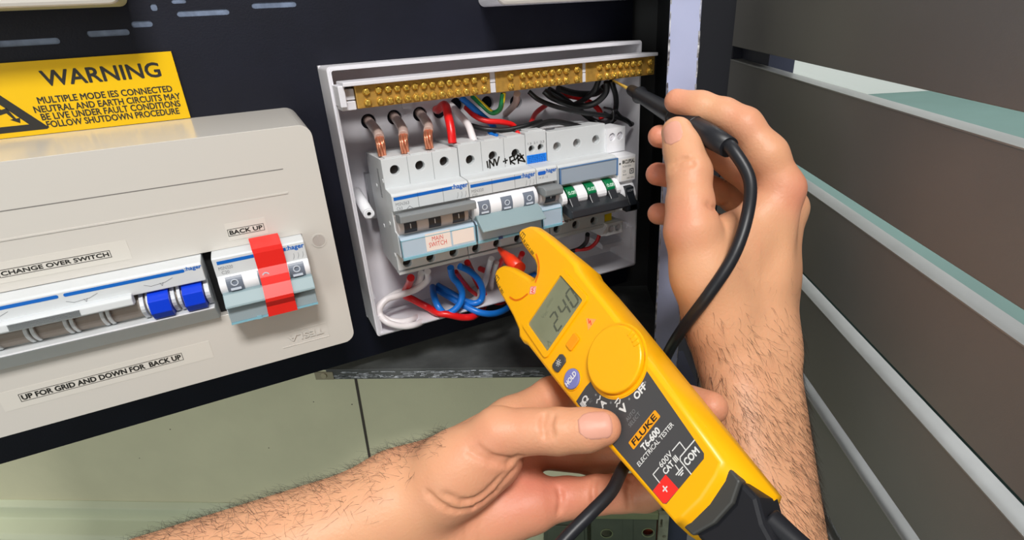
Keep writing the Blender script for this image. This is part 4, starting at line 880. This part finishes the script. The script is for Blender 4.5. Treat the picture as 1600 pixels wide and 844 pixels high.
#PART3
# ------------------------------------------------------------------ the person's two forearms and hands
# each arm is a distance field of tapered bones, smoothly joined, turned into one skin surface (camera-space mm while shaping)
def K(px, py, z, r=None):
    p = np.array([(px-800)/F*z, (py-422)/F*z, z])*1000
    return p if r is None else (p, r)
class Field:
    def __init__(s, lo, hi, h):
        s.lo = np.array(lo, float); s.h = h; s.n = np.ceil((np.array(hi)-s.lo)/h).astype(int)+1; s.D = None
        s.ax = [s.lo[i]+h*np.arange(s.n[i]) for i in range(3)]
    def blank(s): return np.full(s.n, 14, np.float32)
    def sub(s, lo, hi):
        i0 = np.clip(np.floor((lo-s.lo)/s.h).astype(int), 0, s.n-1); i1 = np.clip(np.ceil((hi-s.lo)/s.h).astype(int)+1, 0, s.n)
        return tuple(slice(a, b) for a, b in zip(i0, i1))
    def cone(s, a, ra, b, rb, pad=13):
        lo = np.minimum(a-ra, b-rb)-pad; hi = np.maximum(a+ra, b+rb)+pad; sl = s.sub(lo, hi)
        if any(q.stop <= q.start for q in sl): return sl, None
        X = s.ax[0][sl[0]][:, None, None]-a[0]; Y = s.ax[1][sl[1]][None, :, None]-a[1]; Z = s.ax[2][sl[2]][None, None, :]-a[2]
        d = b-a; L2 = d@d; t = np.clip((X*d[0]+Y*d[1]+Z*d[2])/L2, 0, 1)
        return sl, (np.sqrt((X-t*d[0])**2+(Y-t*d[1])**2+(Z-t*d[2])**2)-(ra+(rb-ra)*t)).astype(np.float32)
def smin(a, b, k):
    h = np.maximum(k-np.abs(a-b), 0)/k; return np.minimum(a, b)-h*h*k*.25
def chain(fd, D, pts, k):
    for (a, ra), (b, rb) in zip(pts[:-1], pts[1:]):
        sl, d = fd.cone(a, ra, b, rb)
        if d is not None: D[sl] = smin(D[sl], d, k)
    return D
def carve(fd, D, pts, r, depth, k=1.6):             # a crease: a thin groove along the skin
    for a, b in zip(pts[:-1], pts[1:]):
        sl, d = fd.cone(a, r, b, r, 6)
        if d is not None: D[sl] = -smin(-D[sl], d+(r-depth)*0, k)
    return D
def nets(D, lo, h):
    n = D.shape; inside = D < 0
    c = np.zeros([k-1 for k in n], np.int8); sl = [slice(0, -1), slice(1, None)]
    for i in (0, 1):
        for j in (0, 1):
            for k in (0, 1): c += inside[sl[i], sl[j], sl[k]]
    act = (c > 0) & (c < 8); idx = np.full(act.shape, -1, np.int64); cells = np.argwhere(act); idx[act] = np.arange(len(cells))
    acc = np.zeros((len(cells), 3)); cnt = np.zeros(len(cells)); co = [(i, j, k) for i in (0, 1) for j in (0, 1) for k in (0, 1)]
    for a in co:
        for ax in range(3):
            if a[ax]: continue
            b = list(a); b[ax] = 1; da = D[tuple((cells+a).T)]; db = D[tuple((cells+b).T)]; m = (da < 0) != (db < 0)
            t = np.where(m, da/np.where(m, da-db, 1), 0); p = np.tile(np.array(a, float), (len(cells), 1)); p[:, ax] += t
            acc[m] += p[m]; cnt[m] += 1
    V = lo+h*(cells+acc/cnt[:, None]); Q = []
    for ax in range(3):
        u, v = (ax+1) % 3, (ax+2) % 3
        a = [slice(None)]*3; b = [slice(None)]*3; a[ax] = slice(0, -1); b[ax] = slice(1, None)
        A = inside[tuple(a)]; B = inside[tuple(b)]; E = np.argwhere(A != B); E = E[(E[:, u] > 0) & (E[:, v] > 0) & (E[:, u] < n[u]-1) & (E[:, v] < n[v]-1)]
        f = inside[tuple(E.T)]; g = []
        for du, dv in ((-1, -1), (0, -1), (0, 0), (-1, 0)):
            q = E.copy(); q[:, u] += du; q[:, v] += dv; g.append(idx[tuple(q.T)])
        g = np.array(g).T; g[~f] = g[~f][:, ::-1]; Q.append(g)
    return V, np.concatenate(Q)
def relax(V, Q, it=4, lam=.5):
    e = np.concatenate([Q[:, [0, 1]], Q[:, [1, 2]], Q[:, [2, 3]], Q[:, [3, 0]]]); e = np.concatenate([e, e[:, ::-1]])
    deg = np.bincount(e[:, 0], minlength=len(V))[:, None]
    for k in range(it):
        for l in (lam, -lam*1.04):
            S = np.stack([np.bincount(e[:, 0], weights=V[e[:, 1], i], minlength=len(V)) for i in range(3)], 1); V = V+l*(S/deg-V)
    return V
def normals(V, Q):
    nf = np.cross(V[Q[:, 2]]-V[Q[:, 0]], V[Q[:, 3]]-V[Q[:, 1]]); N_ = np.zeros_like(V)
    for k in range(4):
        for i in range(3): N_[:, i] += np.bincount(Q[:, k], weights=nf[:, i], minlength=len(V))
    return N_/np.maximum(np.linalg.norm(N_, axis=1), 1e-9)[:, None]
def blobs(V, L):
    t = np.zeros(len(V))
    for p, r, a in L: t += a*np.exp(-((V-p)**2).sum(1)/(2*r*r))
    return t

# left hand: palm to the viewer, thumb on the tester's face, fingers behind it
lo = np.array([K(160, 560, .24)[0]-20, -10+K(800, 560, .26)[1]-20, 205]); hi = np.array([K(1150, 600, .29)[0]+10, K(800, 900, .30)[1]+5, 372])
lo = np.array([-185., 30., 228.]); hi = np.array([128., 150., 366.])
LF = Field(lo, hi, 1.1)
D = LF.blank()
chain(LF, D, [K(40, 1030, .24, 36), K(615, 793, .29, 25)], 14)
chain(LF, D, [K(60, 1120, .255, 34), K(650, 862, .297, 21)], 16)
chain(LF, D, [K(615, 795, .29, 23), K(655, 855, .297, 20), K(815, 792, .302, 16)], 16)
chain(LF, D, [K(630, 795, .295, 21), K(800, 745, .316, 14)], 14)
chain(LF, D, [K(635, 770, .294, 20), K(797, 657, .325, 12.5)], 14)
chain(LF, D, [K(720, 740, .308, 16), K(812, 700, .323, 12.5)], 12)
FG = LF.blank()
for f_ in ([K(797, 657, .325, 12.5), K(862, 618, .34, 11), K(905, 606, .348, 10.5), K(1030, 612, .312, 9), K(1112, 637, .278, 8.2)],
           [K(808, 697, .325, 12), K(930, 715, .338, 10.5), K(1050, 700, .316, 9)],
           [K(845, 785, .303, 13.5), K(885, 778, .305, 10.6), K(935, 773, .306, 9.9), K(970, 771, .306, 9.6), K(1005, 770, .304, 9.6), K(1065, 756, .291, 8.4)],
           [K(830, 792, .320, 11), K(930, 778, .334, 8.5), K(1000, 772, .332, 8), K(1045, 765, .322, 7.5)]):
    T_ = chain(LF, LF.blank(), f_, 5); FG = smin(FG, T_, 1.0)
D = smin(D, FG, 7)
TH = LF.blank()
chain(LF, TH, [K(650, 785, .288, 19), K(712, 734, .281, 18.5), K(778, 677, .276, 12.3)], 10)
chain(LF, TH, [K(690, 765, .284, 17), K(772, 715, .285, 15.5)], 12)
chain(LF, TH, [K(778, 676, .276, 12.3), K(830, 674, .273, 10.3), K(872, 674, .270, 10.5), K(915, 672, .267, 9.7), K(943, 668, .264, 8.6)], 6)
D = smin(D, TH, 6)
for pts in ([(672, 778, .268), (700, 797, .266), (728, 802, .268), (765, 782, .272), (800, 742, .275), (812, 722, .275)], ):
    P = [K(*p) for p in pts]
# creases round the ball of the thumb, at the finger joints and over the thumb knuckle
def skin_z(fd, D, px, py, z0=.21, z1=.42):
    zs = np.arange(z0, z1, .0005); pr = np.array([K(px, py, z) for z in zs]); i = np.rint((pr-fd.lo)/fd.h).astype(int)
    ok = np.all((i >= 0) & (i < fd.n), axis=1); v = np.full(len(zs), 9.); v[ok] = D[tuple(i[ok].T)]
    k = np.argmax(v < 0); return zs[k] if v[k] < 0 else None
def crease(fd, D, pts, r=1.1, sink=.25, k=2.2):
    P = []; Q_ = spline([np.array(q, float) for q in pts], 5)
    for i, p in enumerate(Q_):
        z = skin_z(fd, D, p[0], p[1]); t = i/(len(Q_)-1)
        if z is not None: P.append(K(p[0], p[1], z-(r+.5-(r+.5+sink-r*.4)*math.sin(math.pi*t)**.6)*.001))
    if len(P) > 1: carve(fd, D, P, r, 0, k)
for c_ in ([(664, 768), (690, 790), (722, 800), (766, 778), (806, 734)], [(690, 772), (722, 784), (752, 776), (786, 744)], [(736, 692), (764, 712), (792, 718), (814, 714)], [(728, 700), (752, 716), (786, 726), (804, 722)],
           [(872, 758), (877, 778), (874, 804)], [(931, 744), (927, 770), (931, 800)], [(985, 745), (982, 770), (985, 798)], [(864, 646), (859, 664), (864, 686)], [(852, 644), (848, 664), (853, 690)]):
    crease(LF, D, c_, .9, .1)
LF.D = D; LV, LQ = nets(D, LF.lo, LF.h); LV = relax(LV, LQ, 4); LN = normals(LV, LQ)
if np.einsum('ij,ij->i', LN, LV-np.array([K(700, 760, .295)])).mean() < 0: LQ = LQ[:, ::-1]; LN = -LN
LT = .6*blobs(LV, [(K(760, 690, .262), 9, .35), (K(950, 672, .258), 9, .7), (K(820, 770, .288), 26, .75), (K(860, 735, .30), 22, .8), (K(940, 772, .297), 16, .5), (K(1000, 770, .297), 14, .4), (K(1115, 637, .275), 12, .8), (K(740, 790, .28), 22, .4), (K(880, 610, .33), 14, .4), (K(600, 830, .27), 22, .02), (K(820, 650, .268), 18, .25)])

# right hand: thumb and forefinger pinching the black probe
lo = np.array([62., -125., 250.]); hi = np.array([186., 150., 402.])
RF = Field(lo, hi, 1.1); D = RF.blank()
chain(RF, D, [K(1196, 900, .283, 23), K(1141, 545, .318, 18.5)], 14)
chain(RF, D, [K(1226, 900, .29, 22), K(1192, 545, .324, 18.5)], 18)
chain(RF, D, [K(1141, 545, .318, 18.5), K(1122, 500, .316, 17.5), K(1100, 430, .308, 16.2), K(1081, 360, .304, 14.6)], 12)
chain(RF, D, [K(1180, 545, .322, 19), K(1190, 430, .322, 15), K(1221, 297, .317, 12)], 12)
chain(RF, D, [K(1190, 540, .328, 17), K(1200, 430, .335, 15), K(1228, 327, .338, 12)], 12)
chain(RF, D, [K(1190, 545, .334, 16), K(1222, 372, .357, 11.5)], 12)
chain(RF, D, [K(1185, 550, .336, 15), K(1204, 425, .37, 10.5)], 12)
chain(RF, D, [K(1130, 470, .316, 16), K(1150, 385, .316, 13), K(1185, 335, .317, 11)], 12)
chain(RF, D, [K(1105, 400, .312, 14), K(1140, 365, .315, 10)], 10)
FG = RF.blank()
for f_ in ([K(1221, 295, .317, 12.2), K(1196, 243, .315, 11.7), K(1161, 197, .317, 10.2), K(1130, 180, .322, 9.3), K(1094, 168, .328, 8.9), K(1057, 158, .334, 7.4)],
           [K(1228, 325, .338, 12), K(1152, 262, .364, 9.5), K(1085, 220, .364, 8.4), K(1030, 213, .354, 7.3)],
           [K(1222, 370, .357, 11.5), K(1150, 312, .380, 9.2), K(1085, 281, .374, 8.3), K(1027, 272, .364, 7.7)],
           [K(1204, 422, .37, 10.5), K(1150, 362, .388, 8.5), K(1090, 341, .378, 7.6), K(1029, 334, .367, 7.4)]):
    T_ = chain(RF, RF.blank(), f_, 5); FG = smin(FG, T_, 1.0)
D = smin(D, FG, 6)
TH = chain(RF, RF.blank(), [K(1081, 360, .304, 14.6), K(1078, 318, .306, 12.2), K(1077, 270, .310, 11.6), K(1068, 235, .316, 10.4), K(1058, 207, .321, 9.2)], 6)
D = smin(D, TH, 5)
for c_ in ([(1046, 258), (1062, 250), (1084, 244)], [(1046, 267), (1066, 259), (1088, 254)], [(1106, 318), (1120, 326), (1138, 320)]): crease(RF, D, c_, .9, .1)
RF.D = D; RV, RQ = nets(D, RF.lo, RF.h); RV = relax(RV, RQ, 4); RN = normals(RV, RQ)
if np.einsum('ij,ij->i', RN, RV-np.array([K(1170, 480, .325)])).mean() < 0: RQ = RQ[:, ::-1]; RN = -RN
RT = blobs(RV, [(K(1245, 300, .31), 11, .8), (K(1165, 185, .31), 9, .4), (K(1050, 152, .33), 9, .55), (K(1025, 212, .35), 10, .8), (K(1022, 272, .36), 10, .8), (K(1024, 334, .36), 10, .8), (K(1045, 350, .295), 14, .45), (K(1130, 280, .34), 18, .7), (K(1075, 265, .3), 9, .2), (K(1100, 330, .3), 12, .25)])

M_skin = mat('skin', (219, 166, 130), .48, spec=.4, bump=.4, bscale=650)
nt = M_skin.node_tree; N_ = nt.nodes; L_ = nt.links; bs = N_['Principled BSDF']
at_ = N_.new('ShaderNodeAttribute'); at_.attribute_name = 'blush'
tc_ = N_.new('ShaderNodeTexCoord'); n1 = N_.new('ShaderNodeTexNoise'); n1.inputs['Scale'].default_value = 55; n1.inputs['Detail'].default_value = 4; L_.new(tc_.outputs['Object'], n1.inputs['Vector'])
ad = N_.new('ShaderNodeMath'); ad.operation = 'MULTIPLY_ADD'; ad.inputs[1].default_value = .5; L_.new(n1.outputs['Fac'], ad.inputs[0]); 
sb = N_.new('ShaderNodeMath'); sb.operation = 'SUBTRACT'; sb.inputs[1].default_value = .25; L_.new(at_.outputs['Fac'], sb.inputs[0]); L_.new(sb.outputs[0], ad.inputs[2])
mx = N_.new('ShaderNodeValToRGB'); e = mx.color_ramp.elements
e[0].position = 0; e[0].color = (*lin((216, 160, 122)), 1); e[1].position = 1; e[1].color = (*lin((210, 130, 106)), 1)
L_.new(ad.outputs[0], mx.inputs[0]); L_.new(mx.outputs[0], bs.inputs['Base Color'])
bs.inputs['Subsurface Weight'].default_value = .12; bs.inputs['Subsurface Radius'].default_value = (1, .35, .2); bs.inputs['Subsurface Scale'].default_value = .004

def cam2w(P): return np.asarray(P)@RW.T*.001+CAM
V = np.concatenate([LV, RV]); Q = np.concatenate([LQ, RQ+len(LV)])
org = cam2w([K(900, 844, .28)])[0]
me = bpy.data.meshes.new('person'); me.from_pydata((cam2w(V)-org).tolist(), [], Q.tolist()); me.update()
me.polygons.foreach_set('use_smooth', [True]*len(me.polygons))
a_ = me.attributes.new('blush', 'FLOAT', 'POINT'); a_.data.foreach_set('value', np.concatenate([LT, RT]).astype(np.float32))
me.materials.append(M_skin); person = bpy.data.objects.new('person', me); COL.objects.link(person); person.location = org
tag(person, 'bare forearms and hands of a person holding the yellow tester and the black probe', 'person')
def child(name, V, Fc, m_, label=None):
    me = bpy.data.meshes.new(name); me.from_pydata((cam2w(V)-org).tolist(), [], Fc); me.update(); me.polygons.foreach_set('use_smooth', [True]*len(me.polygons)); me.materials.append(m_)
    o = bpy.data.objects.new(name, me); COL.objects.link(o); o.parent = person
    if label: o['label'] = label
    return o
def sample(fd, P):
    q = (P-fd.lo)/fd.h; i = np.clip(np.floor(q).astype(int), 0, fd.n-2); f = q-i; r = 0
    for a in (0, 1):
        for b in (0, 1):
            for c_ in (0, 1):
                w_ = (f[:, 0] if a else 1-f[:, 0])*(f[:, 1] if b else 1-f[:, 1])*(f[:, 2] if c_ else 1-f[:, 2]); r = r+w_*fd.D[i[:, 0]+a, i[:, 1]+b, i[:, 2]+c_]
    return r
def nail(fd, c, t, n, ln, wd, lift=.28):
    t = t/np.linalg.norm(t); n = n-t*(n@t); n /= np.linalg.norm(n); s_ = np.cross(t, n); G = 14; top = []
    for i in range(G+1):
        v = -1+2*i/G; ww = wd/2*max(.22, (1-(max(0, -v-.1)/.9)**2.6))**.5*(1-(max(0, v-.6)/.4)**2*.3)
        for j in range(G+1):
            u = -1+2*j/G; top.append(c+t*(v*ln/2+(.0 if v < .5 else (1-u*u)*.7*(v-.5)*2)+0)+s_*(u*ww))
    P = np.array(top); best = np.full(len(P), np.nan)
    for d in np.arange(14, -14, -.15):
        m_ = np.isnan(best) & (sample(fd, P+n*d) < 0); best[m_] = d
    best[np.isnan(best)] = np.nanmin(best) if np.any(~np.isnan(best)) else 0
    edge = np.array([max(abs(-1+2*(k % (G+1))/G), 0) for k in range(len(P))]); tp = P+n*(best+lift*(1-.75*edge**4))[:, None]; bt = P+n*(best-.8)[:, None]
    m = len(P); V = np.concatenate([tp, bt]); Fc = []
    for i in range(G):
        for j in range(G):
            a = i*(G+1)+j; q = (a, a+1, a+G+2, a+G+1); Fc += [q, tuple(m+k for k in reversed(q))]
    rim = list(range(G+1))+[i*(G+1)+G for i in range(1, G+1)]+[G*(G+1)+j for j in range(G-1, -1, -1)]+[i*(G+1) for i in range(G-1, 0, -1)]
    for a, b in zip(rim, rim[1:]+rim[:1]): Fc.append((a, m+a, m+b, b))
    return V, Fc
V_, F_ = nail(LF, K(929, 664, .256), np.array([1, -.12, -.1]), np.array([.0, -.42, -1]), 15.5, 13); child('fingernail', V_, F_, M_nail, 'broad thumbnail on the face of the tester')
V_, F_ = nail(RF, K(1051, 209, .312), np.array([-.25, -1, .25]), np.array([-.55, -.1, -1]), 14.5, 11.5); child('fingernail', V_, F_, M_nail, 'thumbnail above the black probe')

def hairs(V, N_, sel, cnt, dirs, ln, lift, rad=.085, curl=.35):
    ids = np.flatnonzero(sel); ids = RNG.choice(ids, cnt); VV = []; FF = []
    for q, i in enumerate(ids):
        p = V[i]+RNG.normal(0, .3, 3); n = N_[i]; d = dirs+RNG.normal(0, curl, 3); d -= n*(d@n); d /= np.linalg.norm(d)+1e-9
        L = ln*RNG.uniform(.5, 1.25); lf = lift*RNG.uniform(.5, 1.5); s_ = np.cross(n, d); b = RNG.normal(0, .25); k = len(VV)
        for j in range(5):
            t = j/4; c = p-n*.3+d*L*t+n*L*lf*math.sin(min(t*1.35, 1.35))+s_*L*b*t*t; r = rad*(1-.8*t)
            for a in range(3):
                an = a*2.094; VV.append(c+(s_*math.cos(an)+n*math.sin(an))*r)
        for j in range(4):
            for a in range(3): a2 = (a+1) % 3; FF.append((k+j*3+a, k+j*3+a2, k+j*3+3+a2, k+j*3+3+a))
    return VV, FF
def pxy(V): return 800+F*V[:, 0]/V[:, 2], 422+F*V[:, 1]/V[:, 2]
px, py = pxy(RV); facing = RN[:, 2] < .35
w_ = RNG.random(len(RV)) < np.clip((py-470)/200, 0, 1)
v1, f1 = hairs(RV, RN, facing & w_ & (py < 900), 2600, np.array([.5, .85, .0]), 9, .2, .072, .25)
w_ = RNG.random(len(RV)) < np.clip((py-400)/200, 0, .25)
v0, f0 = hairs(RV, RN, facing & w_ & (py < 560) & (px > 1140), 120, np.array([.3, .85, .0]), 5, .15, .04)
px, py = pxy(LV); topw = np.clip(-LN[:, 1], 0, 1)
w_ = (RNG.random(len(LV)) < topw**3) & (px < 700) & (px > 150) & (LN[:, 2] < .5) & (py < 900)
v2, f2 = hairs(LV, LN, w_, 1500, np.array([-.6, .1, -.1]), 6.5, .5, .065, .55)
w_ = (px < 640) & (px > 150) & (LN[:, 2] < .2) & (RNG.random(len(LV)) < np.clip((620-px)/400, 0, 1)); w_ &= py < 900
v3, f3 = hairs(LV, LN, w_, 420, np.array([-.5, .6, 0]), 8, .18, .055, .35)
VV = list(v1); FF = list(f1)
for v_, f_ in ((v0, f0), (v2, f2), (v3, f3)):
    k = len(VV); VV += list(v_); FF += [tuple(i+k for i in q) for q in f_]
tag(child('arm_hair', np.array(VV), FF, M_hair, 'dark hair on the forearms'), kind='stuff')
#PART4
